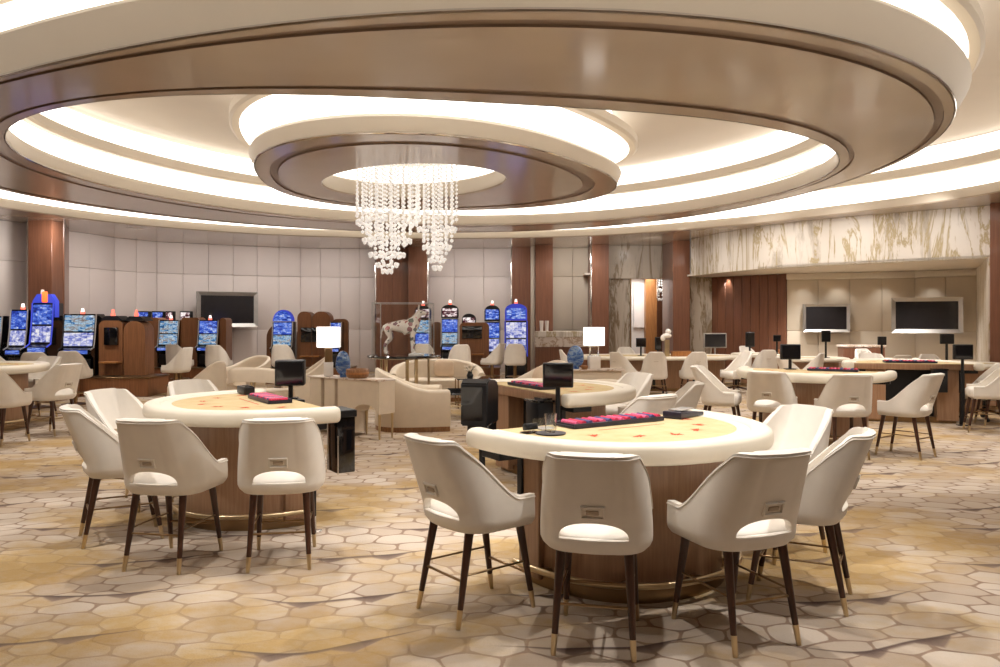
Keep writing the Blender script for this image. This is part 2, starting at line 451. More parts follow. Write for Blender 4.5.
closed('ceiling_ring_trim', [L(Ei(-.004), .0), L(Ei(-.012), .012), L(Ei(-.004), .03)], 'chrome')
def cove(E, s, lip, name, fl=0., st=0., top=TOP):
    """stepped cove rising from the edge E; s = +1 when the body of the soffit lies outside E"""
    closed(name+'_lip', [L(E(0), .02), L(E(-s*.015), .05), L(E(-s*(.015+fl)), lip-.05), L(E(s*.01-s*fl), lip-.01), L(E(s*.08-s*fl), lip), L(E(s*.30), lip-.02)], 'lip')
    closed('ceiling_cove_glow', [L(E(s*.30), lip-.02), L(E(s*.30), .53), L(E(s*.28), .555), L(E(s*.26), .56), L(E(s*(.12-st)), .56)], 'cove')  # glowing wall and step underside stand in for surfaces lit by hidden LEDs
    closed(name+'_step', [L(E(s*(.12-st)), .56), L(E(s*(.02-st)), .565), L(E(-s*(.02+st)), .60), L(E(-s*(.02+st)), .71), L(E(s*(.02-st)), .74), L(E(s*(.22-st*.5)), .73)], 'lip')
    closed('ceiling_cove_glow', [L(E(s*(.22-st*.5)), .73), L(E(s*(.22-st*.5)), top-.02)], 'cove')
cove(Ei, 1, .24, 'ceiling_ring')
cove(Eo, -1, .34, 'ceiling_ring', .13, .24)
# central disc
Dd = Ed()
Hh = Eh()
closed('ceiling_disc', [L(lerp(Hh, Dd, t), z) for t, z in [(0., .03), (.012, 0), (.3, 0), (.70, 0)]], 'lacquer')
closed('ceiling_disc_groove', [L(lerp(Hh, Dd, t), z) for t, z in [(.70, 0), (.706, .02), (.80, .02), (.806, 0)]], 'lacqdark')
closed('ceiling_disc', [L(lerp(Hh, Dd, t), z) for t, z in [(.806, 0), (.99, 0), (1., .02)]], 'lacquer')
closed('ceiling_disc_trim', [L(Ed(.004), .0), L(Ed(.012), .012), L(Ed(.004), .03)], 'chrome')
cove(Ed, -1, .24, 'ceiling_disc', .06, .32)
closed('ceiling_disc_hole', [L(Eh(0), .02), L(Eh(-.01), .05), L(Eh(0.02), .25), L(Eh(.06), .28), L(Eh(.2), .27)], 'lip')
closed('ceiling_cove_glow', [L(Eh(.2), .27), L(Eh(.2), .60)], 'cove')
bm = nb(); bm.faces.new([bm.verts.new(p) for p in L(Eh(.2), .60)]); struct('ceiling_disc_cap', bm, 'ceil')
# perimeter soffit, lip curve in polar form about the rotunda centre
PK = [(6, 4.40), (16, 4.2), (27, 3.98), (50, 3.86), (65, 3.92), (83, 3.88), (105, 3.98), (126, 4.18), (146, 4.25), (164, 4.2), (200, 4.3), (270, 4.5), (330, 4.5), (366, 4.40)]
def pr(th):
    th = th % 360
    if th < 6: th += 360
    for (a, ra), (b, rb) in zip(PK, PK[1:]):
        if a <= th <= b:
            t = (th-a)/(b-a); t = t*t*(3-2*t)*.5+t*.5; return ra+(rb-ra)*t
    return 4.4
PR = [pr(i*360/144) for i in range(144)]
for _ in range(3): PR = [(PR[i-1]+PR[i]*2+PR[(i+1) % 144])/4 for i in range(144)]
Ep = lambda g=0.: [(CX+(PR[i]*HR+g)*cos(2*pi*i/144), CY+(PR[i]*HR+g)*sin(2*pi*i/144)) for i in range(144)]
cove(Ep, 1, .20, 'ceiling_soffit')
far = [(CX+22*cos(2*pi*i/144), CY+22*sin(2*pi*i/144)) for i in range(144)]
closed('ceiling_soffit', [L(Ep(0), .02), L(Ep(.02), 0), L(Ep(.6), 0), L(far, 0)], 'lacquer')
bm = nb()
loft(bm, [L(far, TOP), L(Ep(0), TOP), L(Eo(0), TOP+.06), L(Ei(0), TOP+.02), L(Ed(0), TOP-.02)], True, False)
bm.faces.new([bm.verts.new(p) for p in L(Ed(0), TOP-.02)]); struct('ceiling', bm, 'ceil')

# ------------------------------------------------------------------ floor and walls
bm = nb(); bmesh.ops.create_grid(bm, x_segments=1, y_segments=1, size=1, matrix=Matrix.Translation((0, 11, 0)) @ Matrix.Diagonal((18, 17, 1, 1)))
struct('floor', bm, 'carpet')
ZT = Z0
def wallrun(name, pts, m, pw=.78, zs=((0, 1.3), (1.3, 2.9), (2.9, ZT)), th=.12, gap=.006, bev=.010):
    """padded panels set along a plan polyline (inner face on the polyline, body behind it: left of travel)"""
    bm = nb()
    seg = [(Vector(a), Vector(b)) for a, b in zip(pts, pts[1:])]
    for a, b in seg:
        d = b-a; n = max(1, round(d.length/pw)); d /= n; l = d.length
        nrm = Vector((-d.y, d.x)).normalized()
        for k in range(n):
            c = a+d*(k+.5)
            for z0, z1 in zs:
                p = c+nrm*(th/2)
                box(bm, (p.x, p.y, (z0+z1)/2), (l-gap, th, z1-z0-gap), atan2(d.y, d.x), bev, 2)
        c = (a+b)/2+nrm*(th+.02)
        box(bm, (c.x, c.y, ZT/2), ((b-a).length+.05, .04, ZT), atan2(d.y, d.x))
    return struct(name, bm, m)
# polylines run right to left so that the body lies behind
wl = [(-10.63, 18.8), (-10.35, 19.6), (-10.2, 20.6), (-9.55, 21.65), (-8.4, 22.4), (-7.2, 23.05), (-6.06, 23.6), (-4.9, 23.85), (-3.7, 23.9)]
wallrun('wall_left', [(-14.0, 12.0), (-10.55, 17.45)], 'wallpanel')
wallrun('wall_back', wl, 'wallpanel')
wallrun('wall_back', [(-2.3, 23.75), (.4, 23.65)], 'wallpanel')
wallrun('wall_back', [(1.5, 23.6), (2.9, 23.5)], 'wallpanel2', .62)
bm = nb(); box(bm, (-14, 4.5, ZT/2), (.1, 14.2, ZT)); struct('wall_left', bm, 'wallpanel')
bm = nb(); box(bm, (12.6, 6.2, ZT/2), (.1, 17.6, ZT)); struct('wall_right', bm, 'wallpanel')
wallrun('wall_right', [(10.05, 14.95), (12.55, 14.95)], 'wallpanel')
spot(11.2, 12.6, 3.72, 160, 120, .8, .08, 11.3, 13.2); spot(10.6, 7.5, 3.72, 160, 120, .8, .08, 10.9, 7.5); spot(-11.4, 8.0, 3.72, 160, 120, .8, .08, -11.8, 8.0)
bm = nb(); box(bm, (-.7, -2.6, ZT/2), (26.7, .1, ZT)); struct('wall_front', bm, 'wallpanel')
def column(px0, px1, D, depth=.5, z1=ZT, m='columnwood', bead=None):
    x0, x1 = at(px0, D), at(px1, D); bm = nb()
    n = max(1, round((x1-x0)/.4)); wd = (x1-x0)/n
    for k in range(n): box(bm, (x0+wd*(k+.5), D+depth/2, z1/2), (wd-.006, depth, z1-.002), 0, .006, 1)
    o = struct('wood_column', bm, m)
    if bead:
        bm = nb()
        for x in bead: box(bm, (at(x, D), D+.06, z1/2), (.045, .09, z1-.01), 0, .01, 2)
        struct('trim_1', bm, 'chrome')
    return o
column(28, 52, 16.9, .5, bead=(27.2,))
bm = nb(); prism(bm, [(-9.79, 17.3), (-9.72, 17.35), (-10.5, 18.95), (-10.75, 18.95), (-10.3, 17.3)], 0, ZT-.004); struct('wood_column', bm, 'columnwood')
column(376, 408, 23.35, .6, bead=(375.4,))
column(408, 427, 23.1, .8, bead=(427.6,))
column(512, 531, 23.3, .6, bead=(511.4,))
bm = nb(); box(bm, (at(533, 22.9), 23.2, ZT/2), (.11, .5, ZT-.004), 0, .02); struct('trim_2', bm, 'lip')
column(535.5, 553, 22.6, 1.0)
column(592, 609, 22.4, 1.1, bead=(591.3,))
column(673, 690, 21.3, 1.4)
bm = nb(); prism(bm, [(at(990, 14.45), 14.45), (at(1018, 14.2), 14.2), (at(1018, 15), 15), (at(990.5, 15.2), 15.2)], 0, ZT-.004); struct('wood_column', bm, 'columnwood')
# marble portal with opening
def mwall(name, px0, px1, D, z0, z1, th, m):
    bm = nb(); x0, x1 = at(px0, D), at(px1, D)
    box(bm, ((x0+x1)/2, D+th/2, (z0+z1)/2), (x1-x0, th, z1-z0), 0, .004, 1); return struct(name, bm, m)
mwall('wall_back_marble', 609, 630, 22.8, 0, 2.8, .3, 'marbled')
mwall('wall_back_marble', 609, 680, 22.7, 2.8, ZT-.003, .4, 'marbled')
mwall('trim_3', 630, 631.5, 22.75, 0, 2.8, .35, 'bronze')
mwall('wall_alcove_white', 631, 652, 24.6, 0, 3.0, .1, 'whitepanel')
mwall('trim_4', 634, 649, 24.5, 1.35, 2.75, .08, 'whitepanel')
mwall('wall_alcove_wood', 646, 660, 24.2, 0, 3.0, .3, 'boxwood')
mwall('wall_alcove_mirror', 657, 684, 23.7, 0, 3.0, .08, 'mirror')
bm = nb(); box(bm, (4.2, 24.0, 2.95), (3.4, 2.2, .06)); struct('ceiling_alcove', bm, 'ceil')
l = bpy.data.lights.new('alcove_light', 'AREA'); l.energy = 40; l.size = 1.2; l.color = (1, .96, .92)
o = bpy.data.objects.new('alcove_light', l); C.objects.link(o); o.location = (4.2, 23.7, 2.88)
# marble header over the side salon
hp = [(5.15, 21.0), (5.5, 19.4), (6.0, 18.1), (6.65, 17.1), (7.4, 16.3), (8.3, 15.5), (9.3, 14.7)]
bm = nb()
hq = [(x+.35, y+.25) for x, y in hp]
vs = [[bm.verts.new((x, y, z)) for x, y in P_] for P_, z in ((hp, 2.78), (hp, ZT-.003), (hq, ZT-.003), (hq, 2.78), (hp, 2.78))]
for a, b in zip(vs, vs[1:]):
    for i in range(len(hp)-1): bm.faces.new((a[i], a[i+1], b[i+1], b[i]))
for i in (0, -1): bm.faces.new([v[i] for v in vs[:4]])
struct('wall_right_marble', bm, 'marble')
mwall('wall_right_pier', 690, 712, 21.6, 0, 2.78, .4, 'marbled')
wa, wb = Vector((at(711, 21.7), 21.7)), Vector((at(788, 19.9), 19.9))
bm = nb(); n = 9
for k in range(n):
    c = wa+(wb-wa)*((k+.5)/n); box(bm, (c.x+.08, c.y+.12, 1.39), ((wb-wa).length/n-.008, .3, 2.78), atan2(wb.y-wa.y, wb.x-wa.x), .01, 1)
struct('wall_right_wood', bm, 'columnwood')
tvw = [(at(787, 19.9), 19.9), (at(850, 19.5), 19.5), (at(915, 18.9), 18.9), (at(977, 18.0), 18.0)]
wallrun('wall_right_panel', tvw, 'wallpanel2', .85, zs=((0, 1.32), (1.32, 2.62)))
bm = nb()
for a, b in zip(tvw, tvw[1:]):
    d = Vector(b)-Vector(a); c = (Vector(a)+Vector(b))/2
    box(bm, (c.x-.02, c.y-.04, 2.7), (d.length+.02, .1, .16), atan2(d.y, d.x), .02, 2)
struct('trim_5', bm, 'lip')
bm = nb(); prism(bm, [hp[0], hp[2], hp[3], hp[4], hp[5], hp[6], (12.0, 15.5), (12, 23), (5, 23)], 2.785, 2.83); struct('ceiling_salon', bm, 'ceil')
bm = nb(); prism(bm, [(11.02, 18.0), (9.17, 14.6), (9.5, 14.5), (11.4, 18.0)], 0, 2.78); struct('wall_right_marble', bm, 'marble')
for a, b in [((7.7, 19.8), 0), ((8.5, 19.6), 0), ((9.4, 19.2), 0), ((10.2, 18.7), 0)]:
    spot(a[0]-.1, a[1]-.35, 2.75, 15, 85, .8, .03, a[0], a[1]-.1)
for x in (6.2, 6.9, 7.6): spot(x, 21.2, 2.75, 20, 80, .8, .03, x, 21.6)
for (x, y) in [(6.8, 18.6), (8.2, 17.4), (7.6, 18.9), (9.2, 17.4)]: spot(x, y, 2.75, 120, 110, .7, .05, x, y)
# low wood base under the back wall
def televis(label, px0, px1, py0, py1, D, rz, nm=0):
    x0, x1 = at(px0, D), at(px1, D); wd = (x1-x0)/cos(rz); h = (py1-py0)*D/F
    t = thing('wall_television', label, 'television', ((x0+x1)/2, D, zz(py1, D)), rz, 'wall televisions')
    bm = nb(); bw = wd*.062
    o0 = [(-wd/2, 0), (wd/2, 0), (wd/2, h), (-wd/2, h)]
    i0 = [(-wd/2+bw, bw), (wd/2-bw, bw), (wd/2-bw, h-bw), (-wd/2+bw, h-bw)]
    ys = [(o0, .06), (o0, -.09), (i0, -.04), (i0, .06)]
    loops = [[(x, y, z) for x, z in P_] for P_, y in ys]
    loft(bm, loops+[loops[0]], True, False); bmesh.ops.remove_doubles(bm, verts=bm.verts, dist=1e-5)
    put('frame', bm, 'silver', t, 20)
    bm = nb(); box(bm, (0, .0, h/2), (wd-2*bw+.004, .05, h-2*bw+.004)); put('screen_panel', bm, 'screen', t)
    return t
televis('large dark television in a silver frame on the left padded wall', 203, 252, 292, 327, 22.1, radians(34))
televis('smaller dark television on the right salon wall, beside the wood panelling', 805, 847, 304, 332, 19.5, radians(-14))
televis('larger dark television in a silver frame near the right end of the salon wall', 898, 955, 297.5, 333, 18.25, radians(-25))

# ------------------------------------------------------------------ seats
def shell_mesh(name, m, parent, zb, zs, zt, cut=True, hw=.28, front=.24, thick=.042, narrow=.20, lean=.24, armz=None, drop=(.17, .60), pw=1.0):
    """wrap-round upholstered back: grid along a U plan, solidified, lower-back opening cut out, edges rounded"""
    cr = .165; yb = -.25; hb = hw-cr
    armz = zs+.035 if armz is None else armz
    N = 72; Ltot = hb+cr*pi/2+(front-(yb+cr)); plan = []
    for i in range(-N, N+1):
        l = abs(i)/N*Ltot; sg = -1 if i < 0 else 1
        if l < hb: x, y = l, yb-.012*cos(l/hb*pi/2)
        elif l < hb+cr*pi/2:
            a = (l-hb)/cr; x, y = hb+cr*sin(a), yb+cr-cr*cos(a)
        else: x, y = hw-.018*((l-hb-cr*pi/2)/.4)**2, yb+cr+(l-hb-cr*pi/2)
        plan.append((x*sg, y, l))
    R = 16; bm = nb(); rows = []
    for j in range(R+1):
        row = []
        for x, y, l in plan:
            t = min(1, max(0, (l-drop[0])/(drop[1]-drop[0])))
            sm = t*t*(3-2*t)
            f = (.5*(1-sm)+.5*(1-t)**1.6) if cut else (1-t)*.45+(1-sm)*.55
            if t < .12: f = 1-(1-f)*(t/.12)
            top = armz+(zt-armz)*f
            v = j/R; z = zb+(top-zb)*v
            k = 1-.13*max(0, (1-(z-zb)/.06))**2
            back = min(1, max(0, 1-(l-.2)/.42))
            h = (max(0, z-zs+.05)/(zt-zs))**1.3
            xx = x*k*(1-narrow*h); yy = y*(k if y < 0 else 1)-lean*max(0, z-zs+.04)*back
            row.append(bm.verts.new((xx, yy, z)))
        rows.append(row)
    for a, b in zip(rows, rows[1:]):
        for i in range(2*N): bm.faces.new((a[i], a[i+1], b[i+1], b[i]))
    o = put(name, bm, m, parent)
    md = o.modifiers.new('s', 'SOLIDIFY'); md.thickness = thick; md.offset = -1; md.use_even_offset = True
    # make sure thickness grows inwards
    if o.data.polygons[8*2*N+N].normal.y > 0: md.offset = 1
    cutter = None
    if cut:
        bm = nb(); pts = []
        for i in range(25):
            a = pi*i/24; pts.append((.168*cos(a), .50, zs-.065+.088*sin(a)**.75))
        lo = [(x, -.60, z) for x, y, z in pts]; hi = [(x, -.12, z) for x, y, z in pts]
        loft(bm, [lo, hi]); cutter = put('cutter', bm, m)
        bo = o.modifiers.new('b', 'BOOLEAN'); bo.operation = 'DIFFERENCE'; bo.object = cutter; bo.solver = 'EXACT'
    bv = o.modifiers.new('v', 'BEVEL'); bv.width = .013; bv.segments = 3; bv.limit_method = 'ANGLE'; bv.angle_limit = radians(50)
    bake(o)
    if cutter: bpy.data.objects.remove(cutter)
    o.data.set_sharp_from_angle(angle=radians(60))
    # piping along the rim
    path = []
    for x, y, z in [tuple(v) for v in [(0, 0, 0)]]: pass
    return o
def rim_path(zb, zs, zt, hw, front, narrow, lean, armz, drop, off=.004):
    cr = .165; yb = -.25; hb = hw-cr; Ltot = hb+cr*pi/2+(front-(yb+cr)); N = 44; out = []
    for i in range(-N, N+1):
        l = abs(i)/N*Ltot; sg = -1 if i < 0 else 1
        if l < hb: x, y = l, yb-.012*cos(l/hb*pi/2)
        elif l < hb+cr*pi/2:
            a = (l-hb)/cr; x, y = hb+cr*sin(a), yb+cr-cr*cos(a)
        else: x, y = hw-.018*((l-hb-cr*pi/2)/.4)**2, yb+cr+(l-hb-cr*pi/2)
        t = min(1, max(0, (l-drop[0])/(drop[1]-drop[0]))); sm = t*t*(3-2*t)
        f = .5*(1-sm)+.5*(1-t)**1.6
        if t < .12: f = 1-(1-f)*(t/.12)
        z = armz+(zt-armz)*f-.016
        back = min(1, max(0, 1-(l-.2)/.42)); h = (max(0, z-zs+.05)/(zt-zs))**1.3
        out.append((x*sg*(1-narrow*h)*1.006, y*1.0-lean*max(0, z-zs+.04)*back-.002*back, z))
    return out
def cushion(name, m, parent, z0, z1, hw=.245, yb=-.225, front=.275, crown=.02):
    n = 40; loops = []
    def outline(g):
        pts = []
        for i in range(n):
            t = 2*pi*i/n; c, s_ = cos(t), sin(t); e = .42
            x = (hw+g)*math.copysign(abs(c)**e, c); y = (front-yb)/2*math.copysign(abs(s_)**e, s_)*(1+g/.25)+(front+yb)/2
            pts.append((x, y))
        return pts
    for g, z in [(-.09, z0), (-.02, z0+.006), (0, z0+.03), (0, z1-.03), (-.012, z1-.008), (-.03, z1), (-.1, z1+crown*.6), (-.17, z1+crown)]:
        ks = min(1, max(0, (z-z0)/(z1-z0)))
        loops.append([(x, y, z-.055*ks*min(1, max(0, (-.07-y)/.13))**1.5) for x, y in outline(g)])
    bm = nb(); loft(bm, loops); return put(name, bm, m, parent, 50)
STOOL = {}
def make_stool():
    t = thing('bar_stool', '.', 'stool')
    zb, zs, zt = .485, .625, .985
    shell_mesh('backrest', 'leather', t, zb, zs, zt, drop=(.265, .56), narrow=.115, lean=.36, front=.20)
    bm = nb(); tube(bm, rim_path(zb, zs, zt, .28, .20, .115, .36, zs+.035, (.265, .56)), .0042, 6); put('piping', bm, 'leather', t)
    cushion('seat', 'leather', t, .487, .628, .245, -.225, .24)
    tilt = math.atan(.36)
    y0 = -.262-.36*(.70-zs+.04)
    bm = nb()
    for cx, cz, sx, sz in [(0, .030, .118, .010), (0, -.030, .118, .010), (-.054, 0, .010, .056), (.054, 0, .010, .056)]:
        box(bm, (cx, -.004, cz), (sx, .014, sz), 0, .003, 2)
    hd = put('handle_plate', bm, 'leather', t); hd.location = (0, y0-.001, .705); hd.rotation_euler = (tilt, 0, 0)
    bm = nb(); box(bm, (0, -.003, 0), (.062, .008, .022), 0, .003, 2); ins = put('handle_slot', bm, 'taupe', hd)
    for sx in (-1, 1):
        for fy, y1, y2 in ((0, -.17, -.265), (1, .17, .255)):
            a = Vector((sx*.165, y1, .50)); b = Vector((sx*.192, y2, 0))
            k = .19; mid = b+(a-b)*k
            bm = nb(); rod(bm, mid, a, .0155, .025, 14); lg = put('leg', bm, 'legwood', t)
            bm = nb(); rod(bm, b, mid+(a-b)*.005, .0125, .0162, 14); put('ferrule', bm, 'brass', lg)
    def on(sx, f, z):
        y1, y2 = ((-.17, -.265), (.17, .255))[f]; u = z/.5
        return (sx*(.192-.027*u), y2+(y1-y2)*u, z)
    for p, q, r in [(on(-1, 0, .235), on(1, 0, .235), .0075), (on(-1, 1, .20), on(1, 1, .20), .0085), (on(-1, 0, .265), on(-1, 1, .265), .006), (on(1, 0, .265), on(1, 1, .265), .006)]:
        bm = nb(); rod(bm, p, q, r, r, 10); put('stretcher', bm, 'bronze', t)
    return t
def make_castor_chair():
    t = thing('castor_chair', '.', 'chair')
    shell_mesh('backrest', 'leather', t, .33, .47, .92, False, .275, .23, .045, .16, .16, drop=(.16, .58), pw=1.0)
    bm = nb()
    for q in (0,): box(bm, (0, -.285-.16*.25, .72), (.10, .012, .006), 0, .002, 1, rx=.16)
    put('back_pull', bm, 'taupe', t)
    cushion('seat', 'leather', t, .335, .475)
    bm = nb(); rod(bm, (0, 0, .12), (0, 0, .34), .03, .03, 14); put('gas_column', bm, 'black', t)
    for sx in (-1, 1):
        for sy in (-1, 1):
            bm = nb(); rod(bm, (sx*.02, sy*.02, .15), (sx*.23, sy*.23, .085), .022, .016, 10); lg = put('base_arm', bm, 'legwood', t)
            bm = nb(); rod(bm, (sx*.23-.018, sy*.23, .033), (sx*.23+.018, sy*.23, .033), .033, .033, 14); put('castor', bm, 'black', lg)
    for p, q in [((-.23, -.23), (.23, -.23)), ((-.23, .23), (.23, .23)), ((-.23, -.23), (-.23, .23)), ((.23, -.23), (.23, .23))]:
        bm = nb(); rod(bm, (*p, .2), (*q, .2), .009, .009, 8); put('foot_bar', bm, 'bronze', t)
    for sx in (-1, 1):
        for sy in (-1, 1):
            bm = nb(); rod(bm, (sx*.19, sy*.19, .34), (sx*.23, sy*.23, .075), .02, .014, 10); put('leg', bm, 'legwood', t)
    return t
def make_slot_chair():
    t = thing('slot_chair', '.', 'chair')
    shell_mesh('backrest', 'leather', t, .50, .60, 1.02, False, .27, .17, .05, .10, .14, armz=.66, drop=(.17, .52))
    cushion('seat', 'leather', t, .49, .615, .235, -.22, .25)
    bm = nb(); lathe(bm, [(.0, 0), (.23, 0), (.23, .02), (.06, .045), (.045, .06), (.045, .5), (.0, .5)], 24); put('pedestal', bm, 'bronze', t)
    bm = nb(); tube(bm, [(.2*cos(a), .2*sin(a), .22) for a in [2*pi*k/24 for k in range(24)]], .01, 8, True)
    for k in range(4): rod(bm, (0, 0, .22), (.2*cos(k*pi/2), .2*sin(k*pi/2), .22), .008, .008, 8)
    put('foot_ring', bm, 'bronze', t)
    return t
PROTO = {}
def place(kind, x, y, dx, dy, label, group, s=1.0, z=0.0):
    """seat at (x, y) facing (dx, dy)"""
    rz = face(dx, dy)
    if kind not in PROTO:
        t = {'stool': make_stool, 'castor': make_castor_chair, 'slot': make_slot_chair}[kind]()
        PROTO[kind] = t; t.location = (x, y, z); t.rotation_euler = (0, 0, rz); t['label'] = label; t['group'] = group
        return t
    return dup(PROTO[kind], (x, y, z), rz, label, group)

# ------------------------------------------------------------------ gaming tables
TA, TB = 1.0, 1.17
def dcurve(a, b, n=48, e=2.25, y0=0.):
    out = []
    for i in range(n+1):
        t = pi*i/n; c, s_ = cos(t), sin(t)
        out.append((a*math.copysign(abs(c)**(2/e), c), y0-b*abs(s_)**(2/e)))
    return out
def make_table(label, loc, rz, dealer='open', ztop=.95, sc=1.0, legs=True):
    t = thing('gaming_table', label, 'table', loc, rz, 'half round gaming tables')
    z1 = ztop
    # padded armrest: rounded section swept along the D
    prof = []
    for i in range(20):
        a = 2*pi*i/20; c, s_ = cos(a), sin(a)
        prof.append((.075*math.copysign(abs(c)**.7, c), .062*math.copysign(abs(s_)**.7, s_)))
    pts = [Vector((x, y, 0)) for x, y in dcurve(TA-.075, TB-.075, 64)]
    pts = [Vector((pts[0].x, .03, 0))]+pts+[Vector((pts[-1].x, .03, 0))]
    loops = []
    for i, p in enumerate(pts):
        a = pts[min(i+1, len(pts)-1)]-pts[max(i-1, 0)]; a.normalize(); nrm = Vector((a.y, -a.x, 0))
        if nrm.dot(p-Vector((0, -.3, 0))) < 0: nrm = -nrm
        loops.append([p+nrm*u+Vector((0, 0, z1-.062+v)) for u, v in prof])
    e0 = [[q.lerp(sum(l, Vector())/len(l), k)+Vector((0, d, 0)) for q in l] for l, k, d in ((loops[0], .35, .02), (loops[0], .12, .014))]
    e1 = [[q.lerp(sum(l, Vector())/len(l), k)+Vector((0, d, 0)) for q in l] for l, k, d in ((loops[-1], .12, .014), (loops[-1], .35, .02))]
    bm = nb(); loft(bm, e0+loops+e1); put('armrest', bm, 'pad', t, 50)
    bm = nb(); prism(bm, dcurve(TA-.13, TB-.13, 48), z1-.055, z1-.022)
    ft = put('felt_top', bm, 'felt', t)
    # pale inner border between felt and armrest
    bm = nb(); o1, i1 = dcurve(TA-.125, TB-.125, 48), dcurve(TA-.215, TB-.215, 48)
    vs = [[bm.verts.new((x, y, z1-.0205)) for x, y in P_] for P_ in (o1, i1)]
    for i in range(48): bm.faces.new((vs[0][i], vs[0][i+1], vs[1][i+1], vs[1][i]))
    put('border', bm, 'pad', ft)
    rng = random.Random(3)
    for k in range(7):
        bm = nb(); a = pi*(.12+.76*k/6); cx, cy = .60*cos(a)*1.02, -.74*sin(a)
        for q in range(6):
            l = .035+.03*rng.random(); ang = a+pi/2+(rng.random()-.5)*2.2
            x, y = cx+(rng.random()-.5)*.05, cy+(rng.random()-.5)*.03; zq = z1-.0206+.0001*q
            bm.faces.new([bm.verts.new((x+cos(ang)*l*u-sin(ang)*.009*v_, y+sin(ang)*l*u+cos(ang)*.009*v_, zq)) for u, v_ in ((-1, 0), (-.2, -1), (1, .2), (.1, 1))])
        put('betting_mark', bm, 'redprint', ft)
    bm = nb(); bm.faces.new([bm.verts.new((x, y, z1-.0205)) for x, y in ((-.28, -.36), (-.28, -.372), (.28, -.372), (.28, -.36))])
    put('print_line', bm, 'redprint', ft)
    # dealer edge
    bm = nb(); box(bm, (0, -.02, z1-.075), (2*TA-.28, .05, .09), 0, .006, 2); put('dealer_edge', bm, 'tablewood', t)
    # base: D front shell, two side cabinets, kick plinth, foot rail
    a, b = .64, .76
    o1 = dcurve(a, b, 40, 2.3, -.12); i1 = dcurve(a-.04, b-.04, 40, 2.3, -.12)
    bm = nb(); prism(bm, o1+i1[::-1], .09, z1-.1); put('base_front', bm, 'tablewood', t)
    bm = nb(); prism(bm, dcurve(a+.012, b+.012, 40, 2.3, -.12), .0, .09); put('plinth', bm, 'bronze', t)
    bm = nb(); tube(bm, [(x, y, .13) for x, y in dcurve(a+.10, b+.10, 40, 2.3, -.12)], .019, 10); fr = put('foot_rail', bm, 'brass', t)
    for k in (3, 12, 20, 28, 37):
        p = dcurve(a+.10, b+.10, 40, 2.3, -.12)[k]; q = dcurve(a-.01, b-.01, 40, 2.3, -.12)[k]
        bm = nb(); rod(bm, (*p, .13), (*q, .1), .02, .024, 10); put('rail_bracket', bm, 'brass', fr)
    for sx in (-1, 1):
        bm = nb(); box(bm, (sx*.52, -.17, (z1-.12)/2+.02), (.30, .22, z1-.16), 0, .006, 1); put('side_cabinet', bm, 'tablewood', t)
        bm = nb(); box(bm, (sx*.80, -.14, z1-.145), (.26, .2, .05), 0, .004, 1); box(bm, (sx*.67, -.09, z1-.3), (.035, .05, .34), 0, .004, 1); put('bracket', bm, 'black', t)
    bm = nb(); box(bm, (0, -.26, (z1-.1)/2+.03), (.76, .04, z1-.17), 0); put('kneehole_panel', bm, 'black', t)
    bm = nb(); prism(bm, dcurve(TA-.1, TB-.1, 40), z1-.12, z1-.056); put('under_frame', bm, 'black', t)
    return t
def chip_tray(label, loc, rz, big=1.0):
    t = thing('chip_tray', label, 'chip tray', loc, rz, 'chip trays on the gaming tables')
    bm = nb(); box(bm, (0, 0, .008), (.62*big, .20, .016), 0, .004, 2)
    for k in range(15): box(bm, (-.30*big+.6*big*k/14, 0, .018), (.006, .19, .016), 0)
    for sy in (-1, 1): box(bm, (0, sy*.095, .02), (.62*big, .01, .02), 0, .002, 1)
    put('tray', bm, 'tray', t)
    rng = random.Random(int(abs(loc[0])*100))
    for k in range(14):
        bm = nb(); x = -.30*big+.6*big*(k+.5)/14; l = .17
        rod(bm, (x, -l/2, .026), (x, l/2-.02, .026), .0185, .0185, 12)
        put('chip_row', bm, ['chippink', 'chipred', 'chipblue', 'chipred', 'chippink', 'chipblue', 'chipred'][k % 7], t)
    return t
def monitor(label, loc, rz, w_=.30, h=.24, zc=.30, group='table displays', frame='black', deep=.06):
    t = thing('table_display', label, 'screen', loc, rz, group)
    bm = nb(); box(bm, (0, 0, zc), (w_, deep, h), 0, .012, 3); put('housing', bm, frame, t)
    bm = nb(); box(bm, (0, -deep/2-.0005, zc), (w_*.9, .004, h*.86), 0, .001, 1); put('screen', bm, 'screen' if frame != 'black' else 'blackgloss', t)
    bm = nb(); rod(bm, (0, .01, .008), (0, .01, zc-h/2+.01), .022, .022, 12); put('post', bm, frame, t)
    bm = nb(); box(bm, (0, .01, .006), (.14, .11, .012), 0, .003, 1); put('foot', bm, frame, t)
    return t
G_ST = 'cream stools round the gaming tables'
def loc2(tab, x, y, z=.931):
    a = tab.rotation_euler.z; p = tab.location
    return (p.x+x*cos(a)-y*sin(a), p.y+x*sin(a)+y*cos(a), z)
